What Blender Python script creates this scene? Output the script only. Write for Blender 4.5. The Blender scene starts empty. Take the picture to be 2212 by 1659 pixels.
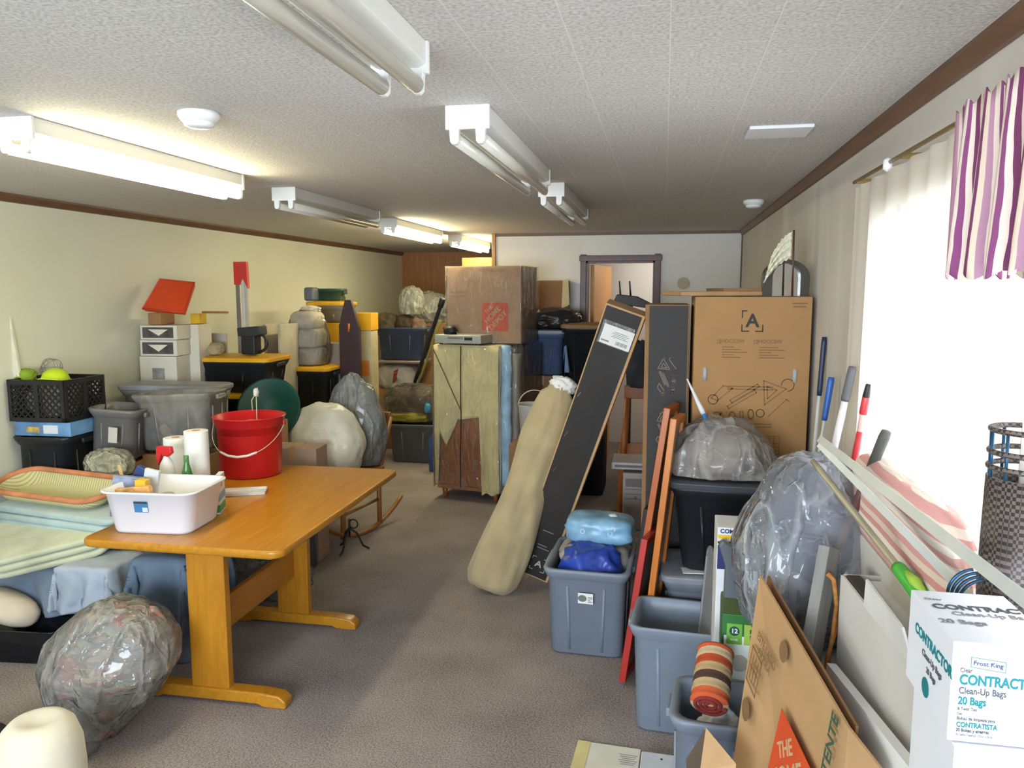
import bpy, bmesh, math, random
from mathutils import Vector, Matrix, noise, Euler
random.seed(7)
C = bpy.context.scene.collection
PI = math.pi
R = math.radians
# ---------------------------------------------------------------- camera (pixel <-> place)
FPX, EYE = 1650.0, 1.75
PITCH = math.atan(199 / FPX)
YAW = math.atan(329 * math.cos(PITCH) / FPX)
def ray(x, y):
    cx, cy = (x - 1106) / FPX, -(y - 829.5) / FPX
    cp, sp, cw, sw = math.cos(PITCH), math.sin(PITCH), math.cos(YAW), math.sin(YAW)
    fw = Vector((-sw * cp, cw * cp, -sp)); rt = Vector((cw, sw, 0)); up = Vector((-sw * sp, cw * sp, cp))
    return fw + rt * cx + up * cy
def P(x, y, Y):
    d = ray(x, y); t = Y / d.y
    return Vector((d.x * t, Y, EYE + d.z * t))
def PZ(x, y, Z=0.0):
    d = ray(x, y); t = (Z - EYE) / d.z
    return Vector((d.x * t, d.y * t, Z))
def fit(x0, y0, x1, y1, Y):
    """the rectangle of the plane at depth Y seen between two corners: centre x, base z, width, height"""
    xm, ym = (x0 + x1) / 2, (y0 + y1) / 2
    a, b = P(x0, ym, Y).x, P(x1, ym, Y).x
    t, u = P(xm, y0, Y).z, P(xm, y1, Y).z
    return (a + b) / 2, u, b - a, t - u

# ---------------------------------------------------------------- materials
def lin(h):
    h = h.lstrip('#'); v = [int(h[i:i + 2], 16) / 255 for i in (0, 2, 4)]
    return tuple([(c / 12.92 if c <= .04045 else ((c + .055) / 1.055) ** 2.4) for c in v] + [1.0])
def newmat(name):
    m = bpy.data.materials.new(name); m.use_nodes = True
    nt = m.node_tree; b = nt.nodes['Principled BSDF']
    return m, nt, b
def nd(nt, t, **k):
    n = nt.nodes.new(t)
    for a, v in k.items():
        if a.startswith('i_'):
            n.inputs[a[2:].replace('_', ' ')].default_value = v
        else:
            setattr(n, a, v)
    return n
def coords(nt, scale=(1, 1, 1), rot=(0, 0, 0)):
    tc = nd(nt, 'ShaderNodeTexCoord'); mp = nd(nt, 'ShaderNodeMapping')
    mp.inputs['Scale'].default_value = scale; mp.inputs['Rotation'].default_value = rot
    nt.links.new(tc.outputs['Object'], mp.inputs['Vector'])
    return mp.outputs['Vector']
def ramp(nt, fac, stops):
    r = nd(nt, 'ShaderNodeValToRGB')
    e = r.color_ramp.elements
    while len(e) < len(stops): e.new(.5)
    for i, (p, c) in enumerate(stops): e[i].position = p; e[i].color = lin(c) if isinstance(c, str) else c
    nt.links.new(fac, r.inputs['Fac']); return r.outputs['Color']
def bump(nt, b, h, strength=.3, dist=.01):
    n = nd(nt, 'ShaderNodeBump'); n.inputs['Strength'].default_value = strength; n.inputs['Distance'].default_value = dist
    nt.links.new(h, n.inputs['Height']); nt.links.new(n.outputs['Normal'], b.inputs['Normal'])
_mats = {}
def M(name, col, rough=.55, metal=0, var=.08, vs=6, bs=0, bd=.004, bscale=60, spec=.4, sheen=0, sss=0):
    """a plain surface with slight wear: noise in the colour, optional fine relief"""
    if name in _mats: return _mats[name]
    m, nt, b = newmat(name)
    c = lin(col)
    v = coords(nt)
    n = nd(nt, 'ShaderNodeTexNoise'); n.inputs['Scale'].default_value = vs; n.inputs['Detail'].default_value = 6
    nt.links.new(v, n.inputs['Vector'])
    lo = tuple(max(0, x * (1 - var * 1.6)) for x in c[:3]) + (1,)
    hi = tuple(min(1, x * (1 + var * 1.6)) for x in c[:3]) + (1,)
    nt.links.new(ramp(nt, n.outputs['Fac'], [(.3, lo), (.7, hi)]), b.inputs['Base Color'])
    b.inputs['Roughness'].default_value = rough; b.inputs['Metallic'].default_value = metal
    b.inputs['Specular IOR Level'].default_value = spec
    if sheen: b.inputs['Sheen Weight'].default_value = sheen
    if bs:
        n2 = nd(nt, 'ShaderNodeTexNoise'); n2.inputs['Scale'].default_value = bscale; n2.inputs['Detail'].default_value = 4
        nt.links.new(v, n2.inputs['Vector']); bump(nt, b, n2.outputs['Fac'], bs, bd)
    _mats[name] = m; return m
def wood(name, c1, c2, scale=(1, 12, 12), rough=.35, c3=None):
    if name in _mats: return _mats[name]
    m, nt, b = newmat(name); v = coords(nt, scale)
    n = nd(nt, 'ShaderNodeTexNoise'); n.inputs['Scale'].default_value = 3.2; n.inputs['Detail'].default_value = 8; n.inputs['Distortion'].default_value = 1.2
    nt.links.new(v, n.inputs['Vector'])
    nt.links.new(ramp(nt, n.outputs['Fac'], [(.3, c1), (.7, c2)]), b.inputs['Base Color'])
    b.inputs['Roughness'].default_value = rough
    bump(nt, b, n.outputs['Fac'], .05, .002)
    _mats[name] = m; return m
def stripes(name, cols, scale, axis='X', rough=.85, wob=.3, bs=.2):
    """woven bands of several colours along one axis"""
    if name in _mats: return _mats[name]
    m, nt, b = newmat(name); v = coords(nt)
    w = nd(nt, 'ShaderNodeTexWave'); w.bands_direction = axis; w.wave_profile = 'SAW'
    w.inputs['Scale'].default_value = scale; w.inputs['Distortion'].default_value = wob; w.inputs['Detail Scale'].default_value = 1.5
    nt.links.new(v, w.inputs['Vector'])
    k = len(cols)
    r = nd(nt, 'ShaderNodeValToRGB'); r.color_ramp.interpolation = 'CONSTANT'
    e = r.color_ramp.elements
    while len(e) < k: e.new(.5)
    for i, c in enumerate(cols): e[i].position = i / k; e[i].color = lin(c)
    nt.links.new(w.outputs['Fac'], r.inputs['Fac']); nt.links.new(r.outputs['Color'], b.inputs['Base Color'])
    b.inputs['Roughness'].default_value = rough
    n2 = nd(nt, 'ShaderNodeTexNoise'); n2.inputs['Scale'].default_value = 90
    nt.links.new(v, n2.inputs['Vector']); bump(nt, b, n2.outputs['Fac'], bs, .003)
    _mats[name] = m; return m
def film(name, col='#e8ebee', body=.25, rough=.12, bscale=14, bs=.8):
    """thin crumpled clear plastic: mostly see-through, milky along its creases, glossy"""
    if name in _mats: return _mats[name]
    m, nt, b = newmat(name)
    nt.nodes.remove(b); out = nt.nodes['Material Output']
    v = coords(nt); v2 = coords(nt, (1, 1, .28), (.25, .35, .2))
    def ridge(vec, sc, sharp, dist):
        n = nd(nt, 'ShaderNodeTexNoise'); n.inputs['Scale'].default_value = sc; n.inputs['Detail'].default_value = 3; n.inputs['Distortion'].default_value = dist
        nt.links.new(vec, n.inputs['Vector'])
        a = nd(nt, 'ShaderNodeMath', operation='SUBTRACT'); nt.links.new(n.outputs['Fac'], a.inputs[0]); a.inputs[1].default_value = .5
        c = nd(nt, 'ShaderNodeMath', operation='ABSOLUTE'); nt.links.new(a.outputs[0], c.inputs[0])
        d = nd(nt, 'ShaderNodeMapRange'); d.inputs['From Min'].default_value = sharp; d.inputs['From Max'].default_value = 0
        nt.links.new(c.outputs[0], d.inputs['Value']); return d.outputs[0]
    r1 = ridge(v2, bscale * .6, .05, .6); r2 = ridge(v, bscale * 1.5, .05, .3)
    sm = nd(nt, 'ShaderNodeMath', operation='MULTIPLY_ADD'); nt.links.new(r2, sm.inputs[0]); sm.inputs[1].default_value = .35; nt.links.new(r1, sm.inputs[2])
    bp = nd(nt, 'ShaderNodeBump'); bp.inputs['Strength'].default_value = bs; bp.inputs['Distance'].default_value = .012
    nt.links.new(sm.outputs[0], bp.inputs['Height'])
    tr = nd(nt, 'ShaderNodeBsdfTransparent'); tr.inputs['Color'].default_value = (.97, .97, .97, 1)
    di = nd(nt, 'ShaderNodeBsdfDiffuse'); di.inputs['Color'].default_value = lin(col)
    tl = nd(nt, 'ShaderNodeBsdfTranslucent'); tl.inputs['Color'].default_value = lin(col)
    gl = nd(nt, 'ShaderNodeBsdfGlossy'); gl.inputs['Roughness'].default_value = rough
    for s in (di, gl, tl): nt.links.new(bp.outputs['Normal'], s.inputs['Normal'])
    m0 = nd(nt, 'ShaderNodeMixShader'); m0.inputs[0].default_value = .4
    nt.links.new(di.outputs[0], m0.inputs[1]); nt.links.new(tl.outputs[0], m0.inputs[2])
    mr = nd(nt, 'ShaderNodeMapRange'); mr.inputs['From Max'].default_value = 1.4
    mr.inputs['To Min'].default_value = body * .8; mr.inputs['To Max'].default_value = min(1, body * 1.6 + .12)
    nt.links.new(sm.outputs[0], mr.inputs['Value'])
    m1 = nd(nt, 'ShaderNodeMixShader'); nt.links.new(mr.outputs[0], m1.inputs[0])
    nt.links.new(tr.outputs[0], m1.inputs[1]); nt.links.new(m0.outputs[0], m1.inputs[2])
    fr = nd(nt, 'ShaderNodeFresnel'); fr.inputs['IOR'].default_value = 1.45; nt.links.new(bp.outputs['Normal'], fr.inputs['Normal'])
    m2 = nd(nt, 'ShaderNodeMixShader'); nt.links.new(fr.outputs[0], m2.inputs[0])
    nt.links.new(m1.outputs[0], m2.inputs[1]); nt.links.new(gl.outputs[0], m2.inputs[2])
    nt.links.new(m2.outputs[0], out.inputs['Surface'])
    _mats[name] = m; return m
def clear_plastic(name, col, body=.5, rough=.2):
    return film(name, col, body, rough, 3, .1)
def glow(name, col, strength):
    if name in _mats: return _mats[name]
    m, nt, b = newmat(name)
    b.inputs['Base Color'].default_value = lin(col); b.inputs['Emission Color'].default_value = lin(col)
    b.inputs['Emission Strength'].default_value = strength
    _mats[name] = m; return m

# ---------------------------------------------------------------- geometry
class G:
    """collects shapes, then links them as ONE mesh object"""
    def __init__(s): s.v, s.f = [], []
    def add(s, vs, fs, mat=None):
        o = len(s.v)
        s.v += [tuple((mat @ Vector(p)) if mat else p) for p in vs]
        s.f += [tuple(i + o for i in f) for f in fs]; return s
    def box(s, c, d, rot=None, taper=1):
        x, y, z = d[0] / 2, d[1] / 2, d[2] / 2
        vs = [(a * x * (taper if k < 0 else 1), b * y * (taper if k < 0 else 1), k * z) for k in (-1, 1) for b in (-1, 1) for a in (-1, 1)]
        fs = [(0, 2, 3, 1), (4, 5, 7, 6), (0, 1, 5, 4), (2, 6, 7, 3), (0, 4, 6, 2), (1, 3, 7, 5)]
        m = Matrix.Translation(c)
        if rot: m = m @ Euler(rot).to_matrix().to_4x4()
        return s.add(vs, fs, m)
    def rings(s, rings, cap0=True, cap1=True, closed=True):
        o = len(s.v); n = len(rings[0])
        for r in rings: s.v += [tuple(p) for p in r]
        for i in range(len(rings) - 1):
            for j in range(n if closed else n - 1):
                a, b = o + i * n + j, o + i * n + (j + 1) % n
                s.f.append((a, b, b + n, a + n))
        if cap0: s.f.append(tuple(o + j for j in reversed(range(n))))
        if cap1: s.f.append(tuple(o + (len(rings) - 1) * n + j for j in range(n)))
        return s
    def tube(s, pts, r, n=8, cap=True):
        pts = [Vector(p) for p in pts]; rs = r if isinstance(r, (list, tuple)) else [r] * len(pts)
        up = None; rings = []
        for i, p in enumerate(pts):
            t = (pts[min(i + 1, len(pts) - 1)] - pts[max(i - 1, 0)]).normalized()
            if up is None: up = t.orthogonal().normalized()
            up = (up - t * up.dot(t)).normalized(); w = t.cross(up)
            rings.append([p + (up * math.cos(a) + w * math.sin(a)) * rs[i] for a in [2 * PI * k / n for k in range(n)]])
        return s.rings(rings, cap, cap)
    def ring(s, c, rad, r, axis='Z', n=28, k=8, a0=0, a1=2 * PI):
        full = abs(a1 - a0 - 2 * PI) < 1e-6
        pts = []
        for i in range(n + 1):
            a = a0 + (a1 - a0) * i / n
            u, w = math.cos(a) * rad, math.sin(a) * rad
            pts.append(Vector(c) + Vector({'Z': (u, w, 0), 'Y': (u, 0, w), 'X': (0, u, w)}[axis]))
        return s.tube(pts, r, k)
    def lathe(s, prof, n=32, c=(0, 0, 0), mat=None, cap0=True, cap1=True):
        rings = [[Vector((c[0] + r * math.cos(2 * PI * k / n), c[1] + r * math.sin(2 * PI * k / n), c[2] + z)) for k in range(n)] for r, z in prof]
        if mat: rings = [[mat @ p for p in r] for r in rings]
        return s.rings(rings, cap0, cap1)
    def prism(s, poly, y0, y1, mat=None):
        """polygon in x,z pushed from y0 to y1"""
        a = [Vector((p[0], y0, p[1])) for p in poly]; b = [Vector((p[0], y1, p[1])) for p in poly]
        if mat: a = [mat @ p for p in a]; b = [mat @ p for p in b]
        return s.rings([a, b])
    def grid(s, fn, nu, nv):
        o = len(s.v)
        for j in range(nv + 1):
            for i in range(nu + 1): s.v.append(tuple(fn(i / nu, j / nv)))
        for j in range(nv):
            for i in range(nu):
                a = o + j * (nu + 1) + i
                s.f.append((a, a + 1, a + nu + 2, a + nu + 1))
        return s
    def blob(s, w, d, h, amp=.08, fr=3., seed=0, e=2.4, sub=4, flat=.12, ridge=False, c=(0, 0, 0), top=1.0, cr=0.0):
        """a soft lump that sits on z=0"""
        bm = bmesh.new(); bmesh.ops.create_icosphere(bm, subdivisions=sub, radius=1)
        o = len(s.v); off = Vector((seed * 7.3, seed * 3.1, seed * 1.7))
        for q in bm.verts:
            p = q.co.copy()
            k = (abs(p.x) ** e + abs(p.y) ** e + abs(p.z) ** e) ** (-1 / e); p = p * k
            f = noise.fractal(q.co * fr + off, .9, 2.1, 4)
            if ridge: f = .6 - 1.6 * abs(noise.noise(q.co * fr + off)) + .3 * noise.noise(q.co * fr * 2.7 + off)
            if cr:   # creased facets, as in crumpled sheet plastic
                dd = noise.voronoi(q.co * 2.6 + off)[0]; d2 = noise.voronoi(q.co * 6.0 + off)[0]
                f += cr * ((dd[1] - dd[0]) * 1.1 + (d2[1] - d2[0]) * .45 - .5) / max(amp, .01)
            p *= 1 + amp * f
            if p.z > 0: p.x *= 1 - (1 - top) * p.z; p.y *= 1 - (1 - top) * p.z
            z = (p.z + 1) / 2
            z = max(z, flat) - flat; z /= (1 - flat)
            s.v.append((c[0] + p.x * w / 2, c[1] + p.y * d / 2, c[2] + max(0, z) * h))
        bm.verts.index_update()
        for t in bm.faces: s.f.append(tuple(o + q.index for q in t.verts))
        bm.free(); return s
    def build(s, name, mat, parent=None, smooth=False, bev=0, seg=2, sub=0, solid=0, loc=None):
        me = bpy.data.meshes.new(name); me.from_pydata(s.v, [], s.f)
        bm = bmesh.new(); bm.from_mesh(me); bmesh.ops.recalc_face_normals(bm, faces=bm.faces); bm.to_mesh(me); bm.free()
        if smooth:
            for p in me.polygons: p.use_smooth = True
        me.materials.append(mat)
        o = bpy.data.objects.new(name, me); C.objects.link(o)
        if parent: o.parent = parent
        if loc is not None: o.location = loc
        if solid:
            q = o.modifiers.new('s', 'SOLIDIFY'); q.thickness = solid; q.offset = 0
        if bev:
            q = o.modifiers.new('b', 'BEVEL'); q.width = bev; q.segments = seg; q.limit_method = 'ANGLE'; q.angle_limit = R(40)
            for p in me.polygons: p.use_smooth = True
            q2 = o.modifiers.new('w', 'WEIGHTED_NORMAL')
        if sub:
            q = o.modifiers.new('u', 'SUBSURF'); q.levels = sub; q.render_levels = sub
        return o
def rr(w, d, r, z, n=5, x=0, y=0):
    """rounded rectangle at height z"""
    pts = []
    for cx, cy, a0 in ((w / 2 - r, d / 2 - r, 0), (-w / 2 + r, d / 2 - r, 90), (-w / 2 + r, -d / 2 + r, 180), (w / 2 - r, -d / 2 + r, 270)):
        for k in range(n):
            a = R(a0 + 90 * k / (n - 1)); pts.append(Vector((x + cx + r * math.cos(a), y + cy + r * math.sin(a), z)))
    return pts
def tag(o, label, cat, group=None, kind=None):
    if label: o['label'] = label
    if cat: o['category'] = cat
    if group: o['group'] = group
    if kind: o['kind'] = kind
    return o
def T(name, label, cat, loc=(0, 0, 0), rz=0, group=None, mat=None):
    o = bpy.data.objects.new(name, None); C.objects.link(o); o.empty_display_size = .05
    if mat is not None: o.matrix_world = mat
    else: o.location = loc; o.rotation_euler = (0, 0, R(rz))
    return tag(o, label, cat, group)
def structure(g, name, mat, **k):
    o = g.build(name, mat, **k); o['kind'] = 'structure'; return o
def copy_thing(src, label, loc=None, rz=None):
    c = src.copy(); C.objects.link(c); c['label'] = label
    if loc is not None: c.location = loc
    if rz is not None: c.rotation_euler = (0, 0, R(rz))
    for ch in list(src.children):
        k = ch.copy(); C.objects.link(k); k.parent = c
        for g in list(ch.children):
            q = g.copy(); C.objects.link(q); q.parent = k
    return c
def basis(p0, xd, zd):
    """frame at p0 whose z axis runs along zd and whose x axis lies near xd"""
    z = Vector(zd).normalized(); x = Vector(xd); x = (x - z * x.dot(z)).normalized(); y = z.cross(x)
    m = Matrix((x, y, z)).transposed().to_4x4(); m.translation = Vector(p0); return m
FACE = {'front': (PI / 2, 0, 0), 'left': (PI / 2, 0, -PI / 2), 'right': (PI / 2, 0, PI / 2), 'top': (0, 0, 0)}
def text(parent, s, size, loc, mat, face='front', name='printed_lettering', roll=0, bold=0, align='CENTER', sx=1, spacing=1.0):
    cu = bpy.data.curves.new(name, 'FONT'); cu.body = s; cu.size = size; cu.align_x = align; cu.align_y = 'CENTER'
    cu.offset = bold * size; cu.extrude = .0004; cu.space_line = spacing
    t = bpy.data.objects.new('tmp', cu); C.objects.link(t)
    dg = bpy.context.evaluated_depsgraph_get()
    me = bpy.data.meshes.new_from_object(t.evaluated_get(dg)); bpy.data.objects.remove(t); bpy.data.curves.remove(cu)
    me.name = name; me.materials.clear(); me.materials.append(mat)
    o = bpy.data.objects.new(name, me); C.objects.link(o); o.parent = parent
    o.location = loc
    o.rotation_euler = (Euler(FACE[face]).to_matrix() @ Matrix.Rotation(roll, 3, 'Z')).to_euler(); o.scale = (sx, 1, 1)
    return o
def strokes(parent, lines, w, mat, y, name='printed_drawing'):
    """flat printed lines in the x,z plane of a front face at y"""
    g = G()
    for L in lines:
        for (a, b) in zip(L[:-1], L[1:]):
            a, b = Vector((a[0], 0, a[1])), Vector((b[0], 0, b[1])); d = b - a
            if d.length < 1e-6: continue
            g.box(tuple((a + b) / 2 + Vector((0, y, 0))), (d.length + w, .0006, w), (0, -math.atan2(d.z, d.x), 0))
    return g.build(name, mat, parent)
def arc(cx, cz, r, a0=0, a1=360, n=14, k=1):
    return [(cx + r * math.cos(R(a0 + (a1 - a0) * i / n)), cz + k * r * math.sin(R(a0 + (a1 - a0) * i / n))) for i in range(n + 1)]
# ================================================================ THE ROOM
CEIL, XR, XL, YB, YA, YF = 2.30, .68, -3.64, 7.23, 10.4, -1.6
XRET, WT = -1.60, .12
# --- materials of the shell
def mk_ceiling():
    m, nt, b = newmat('ceiling_tile')
    v = coords(nt, (1, 1, 1), (0, 0, PI / 2))
    br = nd(nt, 'ShaderNodeTexBrick'); br.offset = .5
    for k, q in (('Scale', 1), ('Mortar Size', .0014), ('Mortar Smooth', .3), ('Brick Width', .175), ('Row Height', .216)): br.inputs[k].default_value = q
    br.inputs['Color1'].default_value = (0, 0, 0, 1); br.inputs['Color2'].default_value = (.08, .08, .08, 1); br.inputs['Mortar'].default_value = (1, 1, 1, 1)
    nt.links.new(v, br.inputs['Vector'])
    v2 = coords(nt)
    n = nd(nt, 'ShaderNodeTexNoise'); n.inputs['Scale'].default_value = 110; n.inputs['Detail'].default_value = 3; nt.links.new(v2, n.inputs['Vector'])
    col = ramp(nt, n.outputs['Fac'], [(.36, '#b3afa9'), (.5, '#c9c5bf'), (.66, '#d4d1cc')])
    mx = nd(nt, 'ShaderNodeMix', data_type='RGBA'); nt.links.new(br.outputs['Fac'], mx.inputs[0]); nt.links.new(col, mx.inputs[6]); mx.inputs[7].default_value = lin('#d9d7d3')  # tile bevels catching light are put in as paler joint lines
    nt.links.new(mx.outputs[2], b.inputs['Base Color']); b.inputs['Roughness'].default_value = .85
    bump(nt, b, n.outputs['Fac'], .35, .004)
    return m
def mk_wall(name, c1, c2, seam=True):
    m, nt, b = newmat(name); v = coords(nt)
    n = nd(nt, 'ShaderNodeTexNoise'); n.inputs['Scale'].default_value = 1.3; n.inputs['Detail'].default_value = 5; nt.links.new(v, n.inputs['Vector'])
    col = ramp(nt, n.outputs['Fac'], [(.3, c1), (.7, c2)])
    n2 = nd(nt, 'ShaderNodeTexNoise'); n2.inputs['Scale'].default_value = 2.2; n2.inputs['Detail'].default_value = 3
    v3 = coords(nt, (1, 1, .25)); nt.links.new(v3, n2.inputs['Vector'])
    r2 = nd(nt, 'ShaderNodeMapRange'); r2.inputs['From Min'].default_value = .6; r2.inputs['From Max'].default_value = .75; r2.inputs['To Max'].default_value = .3
    nt.links.new(n2.outputs['Fac'], r2.inputs['Value'])
    mx = nd(nt, 'ShaderNodeMix', data_type='RGBA'); nt.links.new(r2.outputs[0], mx.inputs[0]); nt.links.new(col, mx.inputs[6]); mx.inputs[7].default_value = lin('#efede6')
    nt.links.new(mx.outputs[2], b.inputs['Base Color']); b.inputs['Roughness'].default_value = .8
    return m
def mk_carpet():
    m, nt, b = newmat('carpet'); v = coords(nt)
    n = nd(nt, 'ShaderNodeTexNoise'); n.inputs['Scale'].default_value = 130; n.inputs['Detail'].default_value = 4; nt.links.new(v, n.inputs['Vector'])
    n2 = nd(nt, 'ShaderNodeTexNoise'); n2.inputs['Scale'].default_value = 2.5; n2.inputs['Detail'].default_value = 4; nt.links.new(v, n2.inputs['Vector'])
    ad = nd(nt, 'ShaderNodeMath', operation='MULTIPLY_ADD'); nt.links.new(n2.outputs['Fac'], ad.inputs[0]); ad.inputs[1].default_value = .35; nt.links.new(n.outputs['Fac'], ad.inputs[2])
    nt.links.new(ramp(nt, ad.outputs[0], [(.48, '#6d6460'), (.68, '#918784'), (.86, '#a59b97')]), b.inputs['Base Color'])
    b.inputs['Roughness'].default_value = .95; b.inputs['Specular IOR Level'].default_value = .1
    bump(nt, b, n.outputs['Fac'], .6, .006); return m
m_wall = mk_wall('cream_wall_paint', '#d3d2bc', '#dddcc8')
m_wallr = mk_wall('grey_cream_wall_paint', '#c2bab0', '#cec7bd')
m_wallb = mk_wall('pale_wall_paint', '#dedad4', '#e6e2dc')
m_trim = wood('brown_trim', '#5c4030', '#70513c', (8, 1, 8), .45)
m_dark_trim = wood('dark_door_trim', '#4a2a20', '#61392b', (8, 8, 1), .4)
m_oak = wood('honey_oak', '#a96f16', '#be8424', (12, 1.2, 12), .28)
m_oakz = wood('honey_oak_upright', '#a96e18', '#bb7f22', (12, 12, 1.2), .3)
m_door = wood('orange_door_wood', '#c78a45', '#dba45c', (14, 14, 1), .4)
m_brown = wood('brown_panelling', '#9a6436', '#b07844', (10, 10, 1), .5)
m_white = M('white_enamel', '#e6e5e2', .35, var=.02)
m_black = M('black_plastic', '#1b1b1d', .45, var=.15)

structure(G().box(((XR + XL) / 2, (YF + YA) / 2, -.05), (XR - XL + .3, YA - YF + .3, .1)), 'floor', mk_carpet())
structure(G().box(((XR + XL) / 2, (YF + YA) / 2, CEIL + .05), (XR - XL + .3, YA - YF + .3, .1)), 'ceiling', mk_ceiling())
structure(G().box((XL - WT / 2, (YF + YA) / 2, CEIL / 2), (WT, YA - YF, CEIL)), 'wall_left', m_wall)
# right wall around its window
WY0, WY1, WZ0, WZ1 = .55, 2.66, .98, 2.02
g = G()
g.box((XR + WT / 2, (YF + WY0) / 2, CEIL / 2), (WT, WY0 - YF, CEIL))
g.box((XR + WT / 2, (WY1 + YB + 2) / 2, CEIL / 2), (WT, YB + 2 - WY1, CEIL))
g.box((XR + WT / 2, (WY0 + WY1) / 2, WZ0 / 2), (WT, WY1 - WY0, WZ0))
g.box((XR + WT / 2, (WY0 + WY1) / 2, (WZ1 + CEIL) / 2), (WT, WY1 - WY0, CEIL - WZ1))
structure(g, 'wall_right', m_wallr)
# back wall with its doorway
dl, dr, dt = P(1264, 600, YB).x, P(1416, 600, YB).x, P(1340, 562, YB).z
g = G()
g.box(((XRET + dl) / 2, YB + WT / 2, CEIL / 2), (dl - XRET, WT, CEIL))
g.box(((dr + XR) / 2, YB + WT / 2, CEIL / 2), (XR - dr, WT, CEIL))
g.box(((dl + dr) / 2, YB + WT / 2, (dt + CEIL) / 2), (dr - dl, WT, CEIL - dt))
structure(g, 'wall_back', m_wallb)
structure(G().box((XRET + .06, (YB + YA) / 2 + .06, CEIL / 2), (.12, YA - YB - .12, CEIL)), 'wall_return', m_wallb)
structure(G().box(((XL + XRET) / 2, YA + .05, CEIL / 2), (XRET - XL + .24, .1, CEIL)), 'wall_alcove', m_brown)
structure(G().box(((XRET + XR) / 2 + .1, YB + 1.72, CEIL / 2), (XR - XRET, .1, CEIL)), 'wall_hall', m_wallb)
# front wall behind the camera, with a wide window
g = G(); FX0, FX1, FZ0, FZ1 = -2.9, .45, .75, 2.1
g.box(((XL + FX0) / 2, YF - .06, CEIL / 2), (FX0 - XL, .12, CEIL)); g.box(((XR + FX1) / 2, YF - .06, CEIL / 2), (XR - FX1, .12, CEIL))
g.box(((FX0 + FX1) / 2, YF - .06, FZ0 / 2), (FX1 - FX0, .12, FZ0)); g.box(((FX0 + FX1) / 2, YF - .06, (FZ1 + CEIL) / 2), (FX1 - FX0, .12, CEIL - FZ1))
structure(g, 'wall_front', m_wallr)
# mouldings
structure(G().prism([(XR - .001, CEIL), (XR - .001, CEIL - .048), (XR - .012, CEIL - .045), (XR - .03, CEIL - .012), (XR - .03, CEIL)], YF, YB), 'trim_1', m_trim)
structure(G().prism([(XL, CEIL), (XL, CEIL - .048), (XL + .012, CEIL - .045), (XL + .03, CEIL - .012), (XL + .03, CEIL)], YF, YA), 'trim_2', m_trim)
structure(G().box(((XRET + XR) / 2, YB - .008, CEIL - .014), (XR - XRET, .016, .028)), 'trim_3', m_trim)
structure(G().box((XRET - .005, YB + .05, CEIL / 2), (.035, .16, CEIL)), 'trim_4', m_oakz, bev=.004)
structure(G().box((XR - .006, YB - .008, CEIL / 2), (.012, .016, CEIL)), 'trim_5', m_trim)
# doorway: dark casing, a door leaf standing open into the hall
D = T('door_1', None, None, ((dl + dr) / 2, YB, 0)); D['kind'] = 'structure'
wd = dr - dl
g = G(); cw = .055
g.box((-wd / 2 - cw / 2 + .01, -.012, (dt + cw) / 2), (cw, .024, dt + cw)); g.box((wd / 2 + cw / 2 - .01, -.012, (dt + cw) / 2), (cw, .024, dt + cw)); g.box((0, -.013, dt + cw / 2 - .01), (wd + 2 * cw, .026, cw))
g.build('casing', m_dark_trim, D, bev=.004)
g = G(); g.box((-wd / 2 + .012, .07, dt / 2), (.024, .14, dt)); g.box((wd / 2 - .012, .07, dt / 2), (.024, .14, dt)); g.box((0, .07, dt - .012), (wd, .14, .024))
g.build('jamb', m_dark_trim, D)
lf = G().box((0, .37, (dt - .04) / 2 + .01), (.036, .74, dt - .05)).build('door_leaf', m_door, D, bev=.002, loc=(-wd / 2 + .055, .15, 0)); lf.rotation_euler = (0, 0, R(-9))
G().lathe([(.012, 0), (.012, .03), (.026, .035), (.028, .055), (.015, .065)], 16, mat=Matrix.Translation((.018, .67, 1.0)) @ Matrix.Rotation(PI / 2, 4, 'Y')).build('door_knob', M('brass', '#b08a3e', .25, 1), lf, smooth=True)
# window in the right wall
W = T('window_1', None, None, (XR + .06, (WY0 + WY1) / 2, WZ0)); W['kind'] = 'structure'
wl, wh = WY1 - WY0, WZ1 - WZ0
g = G()
for y in (-wl / 2 + .025, 0, wl / 2 - .025): g.box((0, y, wh / 2), (.05, .05, wh))
for z in (.025, wh - .025): g.box((0, 0, z), (.05, wl, .05))
g.build('window_frame', m_white, W, bev=.003)
m_glass, nt, b = newmat('window_glass'); nt.nodes.remove(b)
tr = nd(nt, 'ShaderNodeBsdfTransparent'); gl = nd(nt, 'ShaderNodeBsdfGlossy'); gl.inputs['Roughness'].default_value = .02
fr = nd(nt, 'ShaderNodeFresnel'); mx = nd(nt, 'ShaderNodeMixShader'); nt.links.new(fr.outputs[0], mx.inputs[0]); nt.links.new(tr.outputs[0], mx.inputs[1]); nt.links.new(gl.outputs[0], mx.inputs[2])
nt.links.new(mx.outputs[0], nt.nodes['Material Output'].inputs['Surface'])
G().box((0, 0, wh / 2), (.004, wl - .06, wh - .06)).build('window_pane', m_glass, W)
W2 = T('window_2', None, None, ((FX0 + FX1) / 2, YF - .06, FZ0)); W2['kind'] = 'structure'
g = G(); fw_, fh_ = FX1 - FX0, FZ1 - FZ0
for x in (-fw_ / 2 + .03, 0, fw_ / 2 - .03): g.box((x, 0, fh_ / 2), (.05, .05, fh_))
for z in (.03, fh_ - .03): g.box((0, 0, z), (fw_, .05, .05))
g.build('window_frame', m_white, W2); G().box((0, 0, fh_ / 2), (fw_ - .08, .004, fh_ - .08)).build('window_pane', m_glass, W2)
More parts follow.
